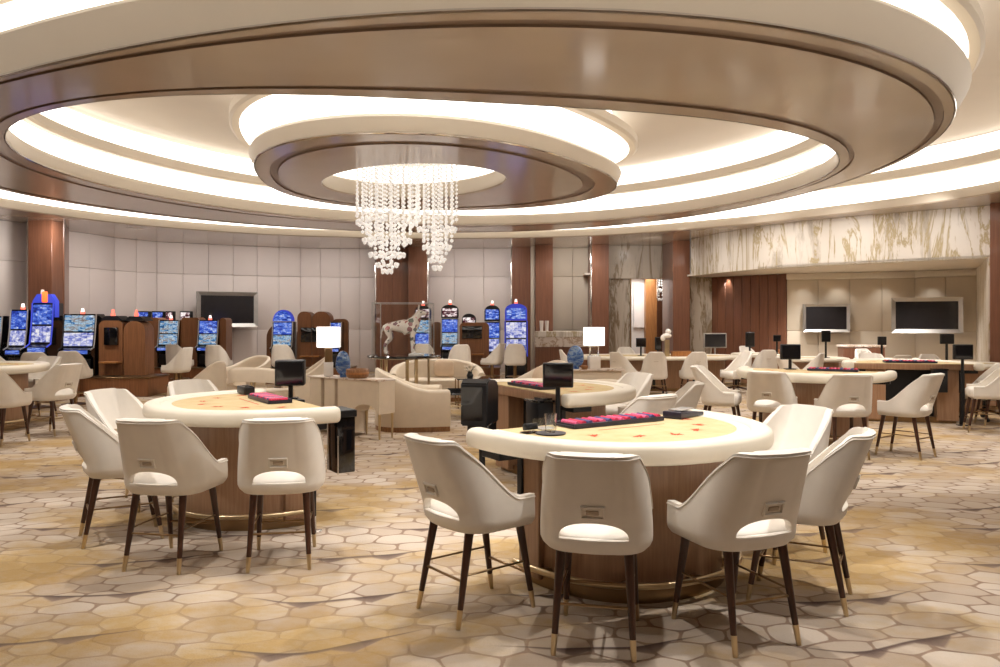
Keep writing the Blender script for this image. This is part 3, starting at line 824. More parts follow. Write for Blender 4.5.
# near table
r1 = faceN(.537, -.843)
T1 = make_table('half round gaming table nearest the camera, gold felt and cream padded rim', (.65, 5.29, 0), r1)
chip_tray('long chip tray of red and blue chips on the nearest gaming table', loc2(T1, .0, -.16), r1, 1.25)
t = thing('card_shoe', 'grey card shoe behind the chip tray of the nearest gaming table', 'card shoe', loc2(T1, .66, -.17), r1+.3)
bm = nb(); prism(bm, [(-.17, -.07), (.17, -.07), (.17, .07), (-.17, .07)], 0, .05, .008)
for v in bm.verts:
    if v.co.x > .1: v.co.z *= .5
put('body', bm, 'tray', t); bm = nb(); box(bm, (-.03, 0, .056), (.2, .1, .008), -.0, .002, 1); put('lid', bm, 'silver', t)
t = thing('drinking_glass', 'clear drinking glass standing on the left of the nearest gaming table', 'glass', loc2(T1, -.62, -.33, .9395), 0)
bm = nb(); lathe(bm, [(.0, 0), (.033, 0), (.038, .11), (.0355, .11), (.031, .006), (.0, .006)], 24); put('cup', bm, 'glass', t)
bm = nb(); lathe(bm, [(0, 0), (.09, 0), (.094, .006), (.0, .008)], 28); o = put('coaster', bm, 'tray', None); o.location = loc2(T1, -.62, -.33, .931); tag(o, 'dark round coaster under the glass on the nearest gaming table', 'coaster')
t = thing('discard_holder', 'clear acrylic card holder beside the chips on the nearest table', 'card holder', loc2(T1, -.52, -.13), r1)
bm = nb(); box(bm, (0, 0, .003), (.12, .10, .006), 0, .002, 1); put('base', bm, 'silver', t)
bm = nb(); box(bm, (.055, 0, .03), (.006, .09, .055), 0); box(bm, (-.02, .045, .03), (.08, .006, .055), 0); put('guard', bm, 'glass', t)
t = thing('card_reader', 'small black card reader on the left end of the nearest table', 'card reader', loc2(T1, -.70, -.23), r1+.1)
bm = nb(); box(bm, (0, 0, .036), (.09, .045, .04), 0, .006, 2, rx=-.2); put('body', bm, 'black', t); bm = nb(); box(bm, (0, -.0, .003), (.11, .07, .006), 0, .002, 1); put('foot', bm, 'blackgloss', t)
# stools at the near table
ST = [
 (-.131, 4.37, .403, .32, 'white-cream stool left of the nearest gaming table, turned three-quarter away'),
 (.497, 3.97, .2, .98, 'cream stool in front of the nearest gaming table, seen square from behind'),
 (1.21, 4.04, -.36, .93, 'cream stool right of centre at the nearest table, turned left from behind'),
 (1.74, 4.53, -.89, .457, 'cream stool at the right end of the nearest table, seen in profile'),
 (1.93, 5.42, -.86, -.5, 'cream stool behind the right end of the nearest table, backrest front showing'),
 # second table
 (1.13, 6.72, -.6, .8, 'cream stool between the nearest and the middle table, only its backrest showing'),
 (1.62, 7.75, -.97, .1, 'cream stool at the right of the middle table, tilted backrest in profile'),
 (1.35, 8.85, -.85, -.5, 'cream stool behind the far rim of the middle table, low rounded back'),
 # left table
 (-2.81, 5.78, .857, .515, 'cream stool left of the left gaming table, seen in side view'),
 (-3.2, 6.78, .92, -.32, 'cream stool at the left tip of the left table, backrest front showing'),
 (-2.18, 5.22, .17, .985, 'cream stool before the left table, the left of the two seen from behind'),
 (-1.465, 5.25, -.17, .985, 'cream stool before the left table, the right of the two seen from behind'),
 (-2.95, 7.75, .75, -.66, 'cream stool behind the far rim of the left table, only its top showing'),
]
ST4 = [
 (2.95, 10.35, .9, -.42, 'cream stool at the left end of the right table, backrest front showing'),
 (3.36, 9.62, .5, .86, 'cream stool before the right table, first from the left seen from behind'),
 (4.06, 9.2, .05, 1, 'cream stool before the right table, squarely from behind in the middle'),
 (4.8, 9.22, -.62, .78, 'cream stool at the near right of the right table, in profile with splayed legs'),
]
for x, y, dx, dy, lb in ST: place('stool', x, y, dx, dy, lb, G_ST)
for x, y, dx, dy, lb in ST4: place('stool', x, y, dx, dy, lb, G_ST)
# middle table, dealer side towards us
r2 = faceN(.89, .45)
T2 = make_table('half round gaming table in the middle, its open dealer side towards the camera', (.2, 7.78, 0), r2)
chip_tray('chip tray of pink chips on the dealer edge of the middle table', loc2(T2, 0.05, -.16), r2, 1.1)
o = monitor('black display on a post at the near dealer corner of the middle table', loc2(T2, -.90, .10, 0), 0, .27, .22, 1.12, deep=.07)
bm = nb(); rod(bm, (0, .01, .0), (0, .01, .9), .02, .02, 10); put('post', bm, 'black', o)
bm = nb(); rod(bm, (0, .03, .0), (0, .03, .62), .009, .009, 8); put('cable_tube', bm, 'chrome', o)
t = thing('drop_box', 'black drop box hanging under the dealer edge of the middle table', 'drop box', loc2(T2, -.62, .13, .52), r2)
bm = nb(); box(bm, (0, 0, .17), (.24, .16, .34), 0, .01, 2); put('box', bm, 'black', t); bm = nb(); box(bm, (0, .0, .35), (.26, .18, .02), 0, .004, 1); box(bm, (0, -.04, .365), (.16, .1, .02), 0); put('lid', bm, 'blackgloss', t)
t = thing('card_shuffler', 'big black card shuffler standing left of the middle gaming table', 'card shuffler', (at(480, 7.15), 7.15, .0), -.25)
bm = nb(); loft(bm, [[(x, y, z) for y, z in ((-.2, .66), (.2, .66), (.2, .99), (.14, 1.05), (-.13, 1.08), (-.2, 1.04))] for x in (-.125, .125)])
bmesh.ops.bevel(bm, geom=list(bm.edges), offset=.012, segments=2, affect='EDGES'); put('body', bm, 'black', t)
bm = nb(); box(bm, (.02, 0, .58), (.2, .3, .18), 0, .01, 1); put('lower_housing', bm, 'blackgloss', t)
bm = nb(); rod(bm, (.02, 0, 0), (.02, 0, .5), .03, .03, 12); put('post', bm, 'black', t)
bm = nb(); lathe(bm, [(0, 0), (.17, 0), (.17, .015), (0, .02)], 20); put('foot', bm, 'black', t)
bm = nb(); box(bm, (-.02, -.203, .86), (.2, .006, .3), 0, .002, 1); put('front_plate', bm, 'blackgloss', t)
# left table
r3 = faceN(-.83, -.555)
T3 = make_table('half round gaming table at the left, gold felt, four cream stools around', (-1.80, 6.72, 0), r3)
chip_tray('chip tray of pink chips on the left gaming table', loc2(T3, .02, -.2), r3, .95)
monitor('bulky black display on a short post on the left gaming table', loc2(T3, -.68, .22, .86), .15, .27, .24, .25, deep=.17)
t = thing('display_shelf', 'small black shelf carrying the display at the left table', 'shelf', loc2(T3, -.68, .22, .79), r3)
bm = nb(); box(bm, (0, -.06, .055), (.3, .3, .03), 0, .005, 1); put('plate', bm, 'black', t); bm = nb(); box(bm, (0, -.1, .02), (.06, .2, .05), 0, .004, 1); put('bracket', bm, 'black', t)
t = thing('drop_box', 'tall black drop box hanging at the near dealer corner of the left table', 'drop box', loc2(T3, .77, .135, .42), r3)
bm = nb(); box(bm, (0, 0, .22), (.22, .15, .44), 0, .008, 2); put('box', bm, 'blackgloss', t); bm = nb(); box(bm, (.0, 0, .465), (.30, .15, .055), 0, .006, 1); put('lid', bm, 'black', t)
bm = nb(); rod(bm, (.14, -.08, .0), (.14, -.08, .3), .005, .005, 8); put('handle_rod', bm, 'chrome', t)
t = thing('support_leg', 'thin black leg with a round metal foot under the left table', 'table leg', loc2(T3, .88, -.12, 0), 0)
bm = nb(); rod(bm, (0, 0, .1), (0, 0, .77), .012, .012, 10); put('rod', bm, 'black', t); bm = nb(); lathe(bm, [(0, 0), (.055, 0), (.055, .008), (.014, .014), (.012, .12), (0, .12)], 20); put('foot_disc', bm, 'chrome', t)
t = thing('card_shoe', 'black card shoe at the far end of the left gaming table', 'card shoe', loc2(T3, -.68, -.2), r3)
bm = nb(); box(bm, (0, 0, .035), (.24, .1, .07), 0, .01, 2); put('body', bm, 'black', t); bm = nb(); box(bm, (0.02, 0, .073), (.16, .07, .008), 0, .002, 1); put('lid', bm, 'blackgloss', t)
# right table
r4 = faceN(-.5, -.866)
T4 = make_table('half round gaming table at the right, four cream stools before it', (4.29, 10.6, 0), r4)
monitor('black display standing on the right gaming table', loc2(T4, -.3, -.1, .93), 0, .27, .21, .24)
chip_tray('chip tray of dark chips on the right gaming table', loc2(T4, .25, -.17), r4, 1.0)
# table behind it, dealer side towards us
r5 = faceN(.22, .97)
T5 = make_table('half round gaming table far right, wooden dealer side facing the camera', (6.42, 12.1, 0), r5)
chip_tray('chip tray of red chips on the far right gaming table', loc2(T5, .0, -.16), r5, 1.2)
o = monitor('black display on a tall post at the right end of the far right table', loc2(T5, -.66, .14, 0), 0, .29, .23, 1.12)
bm = nb(); box(bm, (0, .02, .4), (.06, .05, .8), 0, .006, 1); put('post', bm, 'black', o)
t = thing('drop_box', 'black drop box under the dealer edge of the far right table', 'drop box', loc2(T5, -.34, .12, .5), r5)
bm = nb(); box(bm, (0, 0, .17), (.2, .14, .34), 0, .01, 2); put('box', bm, 'black', t); bm = nb(); box(bm, (0, 0, .35), (.22, .16, .02), 0, .004, 1); put('lid', bm, 'blackgloss', t)
# stools at the far right table and off to the edges
ST5 = [
 (7.0, 11.2, -.93, .36, 'cream stool at the right edge of the photo, turned left in profile'),
 (7.62, 11.9, -.95, .2, 'cream stool at the right edge, standing behind the one in profile'),
 (7.45, 10.7, -.8, .6, 'cream stool cut off by the right edge of the photo'),
 (5.0, 12.9, .95, -.1, 'cream stool at the left end of the far right gaming table'),
 (6.7, 13.9, -.1, -1, 'cream stool behind the far right gaming table, back top showing'),
]
for x, y, dx, dy, lb in ST5: place('stool', x, y, dx, dy, lb, G_ST)
# far left table at the frame edge
r7 = faceN(.96, .28)
T7 = make_table('half round gaming table cut off by the left edge of the photo', (-8.0, 11.5, 0), r7)
t = thing('glass_screen', 'upright clear glass panel on the table at the left edge', 'glass panel', (at(4, 11.3), 11.3, .931), .2)
bm = nb(); box(bm, (0, 0, .17), (.28, .012, .34), 0, .002, 1); put('pane', bm, 'pane', t); bm = nb(); box(bm, (0, 0, .006), (.3, .06, .012), 0, .002, 1); put('foot', bm, 'silver', t)
for x, y, dx, dy, lb in [
 (at(2, 10.1), 10.1, .1, 1, 'cream stool cut off by the left edge of the photo, back opening showing'),
 (at(52, 11.0), 11.0, -.92, .3, 'cream stool near the left edge, in profile facing left'),
 (at(34, 12.7), 12.7, -.35, -.95, 'cream stool behind the left edge table, front of its back showing')]:
    place('stool', x, y, dx, dy, lb, G_ST)

# ------------------------------------------------------------------ low oval tables of the salon with castor chairs
def oval_table(label, x, y, rz, a, b, z1=.79):
    t = thing('card_table', label, 'table', (x, y, 0), rz, 'oval card tables of the salon')
    prof = []
    for i in range(14):
        q = 2*pi*i/14; c, s_ = cos(q), sin(q)
        prof.append((.08*math.copysign(abs(c)**.7, c), .045*math.copysign(abs(s_)**.7, s_)))
    n = 64; loops = []
    for i in range(n):
        q = 2*pi*i/n; c, s_ = cos(q), sin(q); e = .72
        p = Vector(((a-.08)*math.copysign(abs(c)**e, c), (b-.08)*math.copysign(abs(s_)**e, s_), 0)); nr = Vector((p.x/a**2, p.y/b**2, 0)).normalized()
        loops.append([p+nr*u+Vector((0, 0, z1-.045+v)) for u, v in prof])
    bm = nb(); loft(bm, loops+[loops[0]], True, False); bmesh.ops.remove_doubles(bm, verts=bm.verts, dist=1e-4); put('armrest', bm, 'pad', t, 50)
    def ov(g, e=.72):
        return [((a-g)*math.copysign(abs(cos(2*pi*i/48))**e, cos(2*pi*i/48)), (b-g)*math.copysign(abs(sin(2*pi*i/48))**e, sin(2*pi*i/48))) for i in range(48)]
    bm = nb(); prism(bm, ov(.10), z1-.06, z1-.02); put('felt_top', bm, 'felt', t)
    bm = nb(); prism(bm, ov(.42*min(1, b)), .07, z1-.08, .01); put('base', bm, 'tablewood', t)
    bm = nb(); prism(bm, ov(.41*min(1, b)), 0, .07); put('plinth', bm, 'bronze', t)
    return t
oval_table('long oval card table in front of the marble opening, brass sculpture on it', at(658, 17.9), 17.9, 0, 1.85, .78)
oval_table('oval card table before the wood panelled wall, behind the right gaming table', at(765, 18.9), 18.9, -.2, .8, .55)
oval_table('oval card table by the salon wall under the smaller television', at(815, 16.9), 16.9, -.1, .7, .5)
oval_table('oval card table by the low wooden sideboard of the salon', at(897, 16.2), 16.2, 0, .85, .55)
oval_table('oval card table at the far right beneath the larger television', at(955, 13.9), 13.9, 0, .9, .55, .84)
G_CC = 'cream castor chairs in the salon'
for px, D, dx, dy, lb in [
 (654, 16.75, .05, 1, 'castor chair before the long oval table, the left of two seen from behind'),
 (694, 16.75, -.05, 1, 'castor chair before the long oval table, the right of two seen from behind'),
 (625, 16.55, .8, .6, 'castor chair at the left end of the long oval table, turned right'),
 (574, 17.7, 1, .0, 'castor chair far left of the long oval table, behind the lamp shade'),
 (628, 19.1, .1, -1, 'castor chair on the far side of the long oval table, left of the display'),
 (736, 16.9, -.9, -.3, 'castor chair right of the long oval table, curved arm in profile'),
 (764, 17.85, .0, 1, 'castor chair seen from behind before the wood panelled wall table'),
 (752, 19.9, .4, -1, 'castor chair behind the table at the wood panelled wall, left one'),
 (807, 16.1, -.6, .5, 'castor chair slanting in profile beside the display of the right table'),
 (851, 17.2, -1, .1, 'castor chair in profile under the smaller wall television'),
 (869, 17.95, .1, -1, 'castor chair left of the sideboard table, nearest the wooden sideboard'),
 (896, 15.3, .05, 1, 'castor chair seen from behind at the sideboard table, under the two televisions'),
 (935, 15.1, -.1, -1, 'castor chair behind the far right oval table, only its top showing'),
 (985, 12.5, -.3, .9, 'castor chair before the far right oval table, near the right column')]:
    place('castor', at(px, D), D, dx, dy, lb, G_CC)
def mon2(label, px, D, py0, py1, wpx, zt, frame='black', rz=0.):
    z0 = zt; zc = (zz(py0, D)+zz(py1, D))/2-z0
    return monitor(label, (at(px, D), D, z0), rz, wpx*D/F, (py1-py0)*D/F, zc, frame=frame, deep=.05)
mon2('small black display on the long oval table, left of the brass sculpture', 641, 17.9, 338, 347, 10, .772)
mon2('narrow black display on the long oval table, right beside the brass sculpture', 658, 18.1, 337, 350, 6.5, .772, 'black', .4)
mon2('silver framed screen on a pale stand beside the stone pier', 715, 19.6, 333, 348, 23, 0, 'silver')
mon2('black and silver display on a post before the wood panelling', 750, 18.85, 332, 347, 9.5, .772, 'black', .2)
mon2('small black display farthest back before the wood panelling', 777, 18.9, 335, 341.5, 7.5, .772)
mon2('black display standing right below the smaller wall television', 826, 16.95, 330.5, 342, 8.5, .772)
mon2('small black display beside the wooden sideboard of the salon', 882, 16.3, 336.5, 345, 8.5, .772)
mon2('black display under the larger wall television at far right', 947, 14.0, 334, 344, 13.5, .825)
# brass sculpture with white top, wooden boxes
D = 17.7; t = thing('table_sculpture', 'brass column sculpture with a white figure on the long oval table', 'sculpture', (at(667, D), D, .772), 0)
bm = nb(); box(bm, (0, 0, .19), (.10, .09, .38), 0, .006, 1); put('column', bm, 'brass', t)
bm = nb(); ball(bm, (0, 0, .47), .09, 2, (1.2, .9, .7)); ball(bm, (.03, 0, .56), .07, 2); ball(bm, (-.09, 0, .42), .06, 2, (1, .8, 1.3)); put('figure', bm, 'white', t)
D = 17.6; t = thing('card_box', 'long light wooden box on the long oval table beside the sculpture', 'box', (at(681, D), D, .772), 0)
bm = nb(); box(bm, (0, 0, .055), (.42, .2, .11), 0, .006, 1); put('box', bm, 'boxwood', t); bm = nb(); box(bm, (0, 0, .115), (.43, .21, .014), 0, .003, 1); put('lid', bm, 'boxwood', t)
D = 17.9; t = thing('card_box', 'small light wooden box on the table at the wood panelled wall', 'box', (at(785, 18.75), 18.75, .772), 0)
bm = nb(); box(bm, (0, 0, .05), (.26, .16, .1), 0, .006, 1); put('box', bm, 'boxwood', t); bm = nb(); box(bm, (0, 0, .105), (.27, .17, .014), 0, .003, 1); put('lid', bm, 'boxwood', t)
D = 16.2; t = thing('open_book', 'dark open book lying on the sideboard table', 'book', (at(925, 14.0), 14.0, .825), .3)
bm = nb(); box(bm, (-.07, 0, .02), (.15, .2, .02), 0, .004, 1, ry=.2); put('cover', bm, 'bowlwood', t); bm = nb(); box(bm, (.08, 0, .035), (.15, .2, .02), 0, .004, 1, ry=-.35); put('page_block', bm, 'tray', t)
D = 18.6; t = thing('sideboard', 'low wooden sideboard with a pale marble top by the salon wall', 'sideboard', (at(861, D), D, 0), -.1)
bm = nb(); box(bm, (0, 0, .48), (.95, .4, .94), 0, .006, 1); put('body', bm, 'columnwood', t)
for k in range(3):
    bm = nb(); box(bm, (-.31+.31*k, -.205, .5), (.3, .015, .86), 0, .004, 1); d_ = put('door', bm, 'columnwood', t)
    bm = nb(); box(bm, (-.31+.31*k+.1, -.218, .55), (.012, .012, .2), 0, .003, 1); put('handle', bm, 'bronze', d_)
bm = nb(); box(bm, (0, 0, .975), (1.0, .44, .05), 0, .006, 1); put('top', bm, 'marblew', t)

# ------------------------------------------------------------------ slot machines
G_SL = 'slot machines along the back wall'
def slot(label, px0, px1, ytop, D, z0=.40, style='twin', rz=0., scr=('slot_mix', 'slot_reel'), top=None, trim='silver', candle=True, depth=.6, neon=False, flat=False):
    x0, x1 = at(px0, D), at(px1, D); wd = x1-x0; H = zz(ytop, D)-z0
    t = thing('slot_machine', label, 'slot machine', ((x0+x1)/2, D, z0), rz, G_SL)
    th = .22*H if top else 0; hb = H-th
    bm = nb()
    sec = [(-.18, 0), (.3, 0), (.3, hb), (-.06, hb), (-.10, hb*.70), (-.16, hb*.46), (-.30, hb*.42), (-.30, hb*.34), (-.18, hb*.30)]
    loft(bm, [[(x, y, z) for y, z in sec] for x in (-wd/2, wd/2)])
    bmesh.ops.bevel(bm, geom=[e for e in bm.edges], offset=.012, segments=2, affect='EDGES')
    put('cabinet', bm, 'blackgloss', t)
    a1 = atan2(.05, hb*.26)
    def panel(nm, z0_, z1_, y0, y1, m, k=.84):
        bm = nb(); dz = z1_-z0_; dy = y1-y0; l = sqrt(dz*dz+dy*dy); an = -atan2(dy, dz)
        box(bm, (0, 0, 0), (wd*k, .022, l*.94), 0, .005, 2)
        o = put(nm, bm, m, t); o.location = (0, (y0+y1)/2, (z0_+z1_)/2); o.rotation_euler = (an, 0, 0); return o
    panel('upper_screen', hb*.71, hb*.985, -.103, -.063, scr[0], .90)
    panel('lower_screen', hb*.475, hb*.70, -.163, -.103, scr[1], .88)
    panel('button_deck', .355*hb, .415*hb, -.303, -.303, 'slot_blue', .8)
    panel('belly_panel', .05*hb, .28*hb, -.183, -.183, 'black', .8)
    for sx in (-1, 1):
        bm = nb(); tube(bm, [(sx*(wd/2-.0), y-.012, z) for y, z in ((-.06, hb), (-.10, hb*.70), (-.16, hb*.46), (-.30, hb*.42))], .014, 8)
        put('side_trim', bm, 'neon' if neon else trim, t)
    zt = hb
    if top:
        bm = nb(); n = 10; ar = 0.02 if flat else .38; pts = [(-wd*.5, 0), (wd*.5, 0), (wd*.5, th*(1-ar))]+[(wd*.5*cos(pi*k/n), th*(1-ar)+th*ar*sin(pi*k/n)) for k in range(1, n)]+[(-wd*.5, th*(1-ar))]
        loft(bm, [[(x, y, hb+.01+z) for x, z in pts] for y in (-.07, .1)]); tp = put('topper', bm, 'neon' if neon else 'black', t)
        bm = nb(); box(bm, (0, -.075, hb+.01+th*(.5 if flat else .42)), (wd*.86, .012, th*(.84 if flat else .62)), 0, .004, 2); put('topper_screen', bm, top, tp); zt = hb+.01+th
    if candle:
        bm = nb(); rod(bm, (0, .05, zt-.01), (0, .05, zt+.05), .045, .045, 12); c_ = put('candle', bm, 'candlered', t)
        bm = nb(); rod(bm, (0, .05, zt+.05), (0, .05, zt+.12), .035, .025, 12); put('candle_top', bm, 'candle', c_)
    return t
def plinth(label, px0, px1, D, depth, z=.40, rz=0., x_=0):
    x0, x1 = at(px0, D), at(px1, D)
    t = thing('slot_plinth', label, 'plinth', ((x0+x1)/2, D+depth/2, 0), rz, 'wooden plinths under the slot machines')
    bm = nb(); box(bm, (0, 0, z/2-.015), (x1-x0, depth, z-.03), 0, .008, 1); put('base', bm, 'slotwood', t)
    bm = nb(); box(bm, (0, 0, z-.0152), (x1-x0+.04, depth+.04, .03), 0, .006, 1); put('top_edge', bm, 'bronze', t); return t
def kiosk(label, px0, px1, ytop, D, z0=.40, screen=None, shelf=None, round_=.25, depth=.45, mat='slotwood', cap=False):
    """wooden divider cabinet with rounded shoulders; screen = (px0, px1, py0, py1), shelf = (px0, px1, py)"""
    x0, x1 = at(px0, D), at(px1, D); wd = x1-x0; H = zz(ytop, D)-z0; cx = (x0+x1)/2
    t = thing('slot_divider', label, 'cabinet', (cx, D, z0), 0, 'wooden dividers between the slot machines')
    r = min(round_, wd*.48); pts = [(-wd/2, 0), (wd/2, 0)]
    for k in range(9): pts.append((wd/2-r+r*cos(pi/2*k/8), H-r+r*sin(pi/2*k/8)))
    for k in range(9): pts.append((-wd/2+r-r*sin(pi/2*k/8), H-r+r*cos(pi/2*k/8)))
    bm = nb(); loft(bm, [[(x, y, z) for x, z in pts] for y in (0, depth)]); put('panel', bm, mat, t)
    if screen:
        a, b, c, d = screen; bm = nb()
        box(bm, ((at(a, D)+at(b, D))/2-cx, -.03, (zz(c, D)+zz(d, D))/2-z0), (at(b, D)-at(a, D), .06, zz(c, D)-zz(d, D)), 0, .008, 2); sc_ = put('screen', bm, 'blackgloss', t)
    if shelf:
        a, b, c = shelf; bm = nb(); box(bm, ((at(a, D)+at(b, D))/2-cx, -.12, zz(c, D)-z0), (at(b, D)-at(a, D), .24, .04), 0, .008, 2); put('shelf', bm, 'boxwood', t)
    if cap:
        bm = nb(); loft(bm, [[(x, y, z) for x, z in ((-wd*.48, H), (wd*.48, H), (wd*.25, H+.1), (-wd*.25, H+.1))] for y in (.02, depth-.02)]); c0 = put('cap', bm, 'black', t)
        bm = nb(); rod(bm, (0, .1, H+.09), (0, .1, H+.16), .045, .045, 12); rod(bm, (0, .1, H+.16), (0, .1, H+.24), .035, .025, 12); put('candle', bm, 'candlered', c0)
    return t
# left bank
plinth('long wooden plinth under the slot machines at the far left', 60, 148, 16.2, 1.0, .41)
slot('wide slot machine with two big screens left of the wooden dividers', 65, 98, 314, 16.75, .41, scr=('slot_mix', 'slot_reel'))
kiosk('wooden divider with a black square screen beside the wide slot machine', 98.8, 122.6, 320.5, 16.7, .41, (105, 118.5, 327.5, 345), (104, 122, 362), .12, cap=True)
kiosk('pale wooden divider at the right end of the left slot bank', 123.5, 145, 321, 16.7, .41, None, None, .22, cap=True)
plinth('wooden plinth under the neon slot machine at the far left', -10, 58, 15.3, .8, .42)
slot('slim silver slot machine at the far left, beside the neon one', 13, 30, 309.5, 15.8, .42, scr=('slot_blue', 'slot_reel'), candle=True)
slot('slot machine cut off by the left edge of the photo', -13, 4.5, 316, 15.8, .42, scr=('slot_mix', 'slot_blue'), candle=False)
t = slot('tall blue neon slot machine with an orange light before the left column', 34.5, 55.5, 303, 15.75, .42, scr=('slot_blue', 'slot_reel'), candle=False, neon=True)
bm = nb(); h0 = zz(303, 15.75)-.42
loft(bm, [[(x, y, h0+.01+z) for x, z in ((-.23, -.3), (.23, -.3), (.23, .03), (.14, .17), (-.14, .17), (-.23, .03))] for y in (-.04, .1)]); c0 = put('crown', bm, 'neon', t)
bm = nb(); box(bm, (.03, -.06, h0+.12), (.11, .05, .22), 0, .02, 2); put('crown_light', bm, 'orange', c0)
bm = nb(); rod(bm, (-.05, .0, h0+.15), (-.05, .0, h0+.27), .04, .03, 12); put('candle', bm, 'white', c0)
# second bank
plinth('wooden plinth under the slot bank below the left television', 140, 226, 19.4, 1.0, .40)
kiosk('broad wooden divider left of the two slim slot machines', 143, 160, 317.5, 19.9, .40, None, None, .12)
kiosk('wooden divider between the two slim slot machines below the television', 180.5, 199.5, 317.5, 19.9, .40, None, None, .10)
kiosk('wooden divider at the right end of the bank below the television', 219.5, 226, 318, 19.9, .40, None, None, .10)
slot('slim slot machine, left one of the pair below the left television', 160.3, 180.2, 320, 19.9, .40, scr=('slot_mix', 'slot_mix'), candle=True)
slot('slim slot machine, right one of the pair below the left television', 199.8, 219.2, 320, 19.9, .40, scr=('slot_blue', 'slot_mix'), candle=True)
t = thing('slot_machine', 'slot machine seen edge-on with a curved red and blue neon side', 'slot machine', (at(141.2, 19.6), 19.6, .40), 0, G_SL)
bm = nb(); H = zz(317, 19.6)-.4
loft(bm, [[(x+.10*sin(pi*k/8)*-1, y, H*(.25+.75*k/8)) for x, y in ((-.02, -.2), (.03, -.2), (.03, .3), (-.02, .3))] for k in range(9)]); put('cabinet', bm, 'blackgloss', t)
bm = nb(); tube(bm, [(-.10*sin(pi*k/8)-.01, -.215, H*(.25+.75*k/8)) for k in range(9)], .022, 8); put('neon_edge', bm, 'neonred', t)
bm = nb(); tube(bm, [(-.10*sin(pi*k/8)+.035, -.215, H*(.25+.75*k/8)) for k in range(9)], .018, 8); put('neon_edge', bm, 'neon', t)
bm = nb(); box(bm, (0, .05, H*.125), (.2, .4, H*.25), 0, .01, 1); put('foot', bm, 'black', t)
for px0, px1, sc_, lb in ((138.5, 150, 'slot_blue', 'blue lit slot topper, leftmost of the row behind the dividers'), (153, 164.6, 'slot_blue', 'brighter blue slot topper, second of the row behind the dividers'), (166.5, 174, 'slot_red', 'narrow slot topper between the blue and the red one'), (181, 191.5, 'slot_red', 'red lit slot topper, rightmost of the row behind the dividers')):
    slot(lb.replace('slot topper', 'topped slot machine'), px0, px1, 311.5, 20.75, 0, scr=('slot_blue', 'slot_mix'), top=sc_, candle=False, flat=True)
# third bank
plinth('wooden plinth under the arched slot machine at the back wall', 266, 349, 19.4, 1.0, .40)
kiosk('wooden back panel with a rounded shoulder behind the arched slot machine', 266.5, 297, 323, 20.2, .40, None, None, .45, .12)
t = slot('arched slot machine with a glowing blue dome top', 273.5, 293.5, 321.5, 19.75, .40, scr=('slot_blue', 'slot_mix'), candle=False, depth=.4)
hb = zz(321.5, 19.75)-.4; wd = at(293.5, 19.75)-at(273.5, 19.75)
bm = nb(); pts = [(wd*.5*cos(pi*k/14), hb+.005+.29*sin(pi*k/14)) for k in range(15)]; loft(bm, [[(x, y, z) for x, z in pts] for y in (-.07, .12)]); dm = put('dome', bm, 'neon', t)
bm = nb(); pts = [(wd*.44*cos(pi*k/14), hb+.015+.25*sin(pi*k/14)) for k in range(15)]; loft(bm, [[(x, y, z) for x, z in pts] for y in (-.085, -.068)]); put('dome_screen', bm, 'slot_blue', dm)
kiosk('wooden divider with a black screen right of the arched slot machine', 297.3, 311.5, 311.5, 19.8, .40, (301.5, 311.8, 327.5, 342), (302, 311.8, 356), .16)
kiosk('rounded wooden divider behind the lamp shade', 312.3, 330, 311.5, 19.8, .40, (312.5, 319, 327.5, 342), (312.5, 321, 356), .2)
kiosk('wooden panel at the right end of the arched slot bank', 332, 348, 319, 20.0, .40, None, None, .12, .12)
slot('slot machine half hidden behind the lit lamp shade', 331, 342, 322, 19.7, .40, scr=('slot_blue', 'slot_blue'), candle=False)
# right hand bank
plinth('wooden plinth under the slot machines behind the dog sculpture', 413, 500, 19.6, 1.1, .40)
kiosk('slim wooden divider left of the red topped slot machine', 432, 441, 322, 20.3, .40, None, None, .1, .3)
slot('slot machine behind the dog sculpture, dark red topper', 415, 431, 306, 20.2, .40, scr=('slot_mix', 'slot_blue'), top='slot_red')
slot('slot machine with a red and white topper right of the dog sculpture', 441.5, 458.5, 305, 20.1, .40, scr=('slot_blue', 'slot_mix'), top='slot_red')
kiosk('broad wooden divider with a wide black screen in the right hand bank', 459.5, 489, 322.5, 20.0, .40, (462, 482, 326, 338.5), (472, 484, 354), .12)
slot('slot machine whose red topper rises above the broad wooden divider', 462, 476, 314, 21.2, .0, scr=('slot_mix', 'slot_mix'), top='slot_red', candle=False)
slot('blue slot machine just right of the broad wooden divider', 484.5, 500, 305.5, 21.2, .0, scr=('slot_blue', 'slot_reel'), top='slot_blue')
slot('bright blue slot machine at the right end, before the wood column', 505, 527, 304, 20.4, .0, scr=('slot_reel', 'slot_reel'), top='slot_blue', neon=True)
G_SC = 'cream chairs at the slot machines'
for px, D, dx, dy, lb in [
 (75, 14.75, -.1, 1, 'slot chair seen from behind in front of the wide slot machine'),
 (38, 14.2, -.3, 1, 'slot chair before the neon slot machine at far left'),
 (6, 12.9, .2, 1, 'slot chair half hidden behind the glass panel at far left'),
 (176, 16.4, -.95, .2, 'slot chair turned left in profile beside the left slot bank'),
 (180, 18.3, .25, 1, 'slot chair right before the left slim slot machine'),
 (219, 18.0, .1, 1, 'slot chair before the right slim slot machine below the television'),
 (284, 18.4, 0, 1, 'slot chair before the arched slot machine, seen from behind'),
 (459, 18.4, -.25, 1, 'slot chair before the red topped slot machine'),
 (492, 19.2, -.9, .4, 'slot chair lit violet beside the broad wooden divider'),
 (515, 19.0, 0, 1, 'slot chair before the bright blue slot machine at the right end'),
 (425, 19.0, .1, 1, 'slot chair partly hidden by the dog sculpture')]:
    place('slot', at(px, D), D, dx, dy, lb, G_SC)

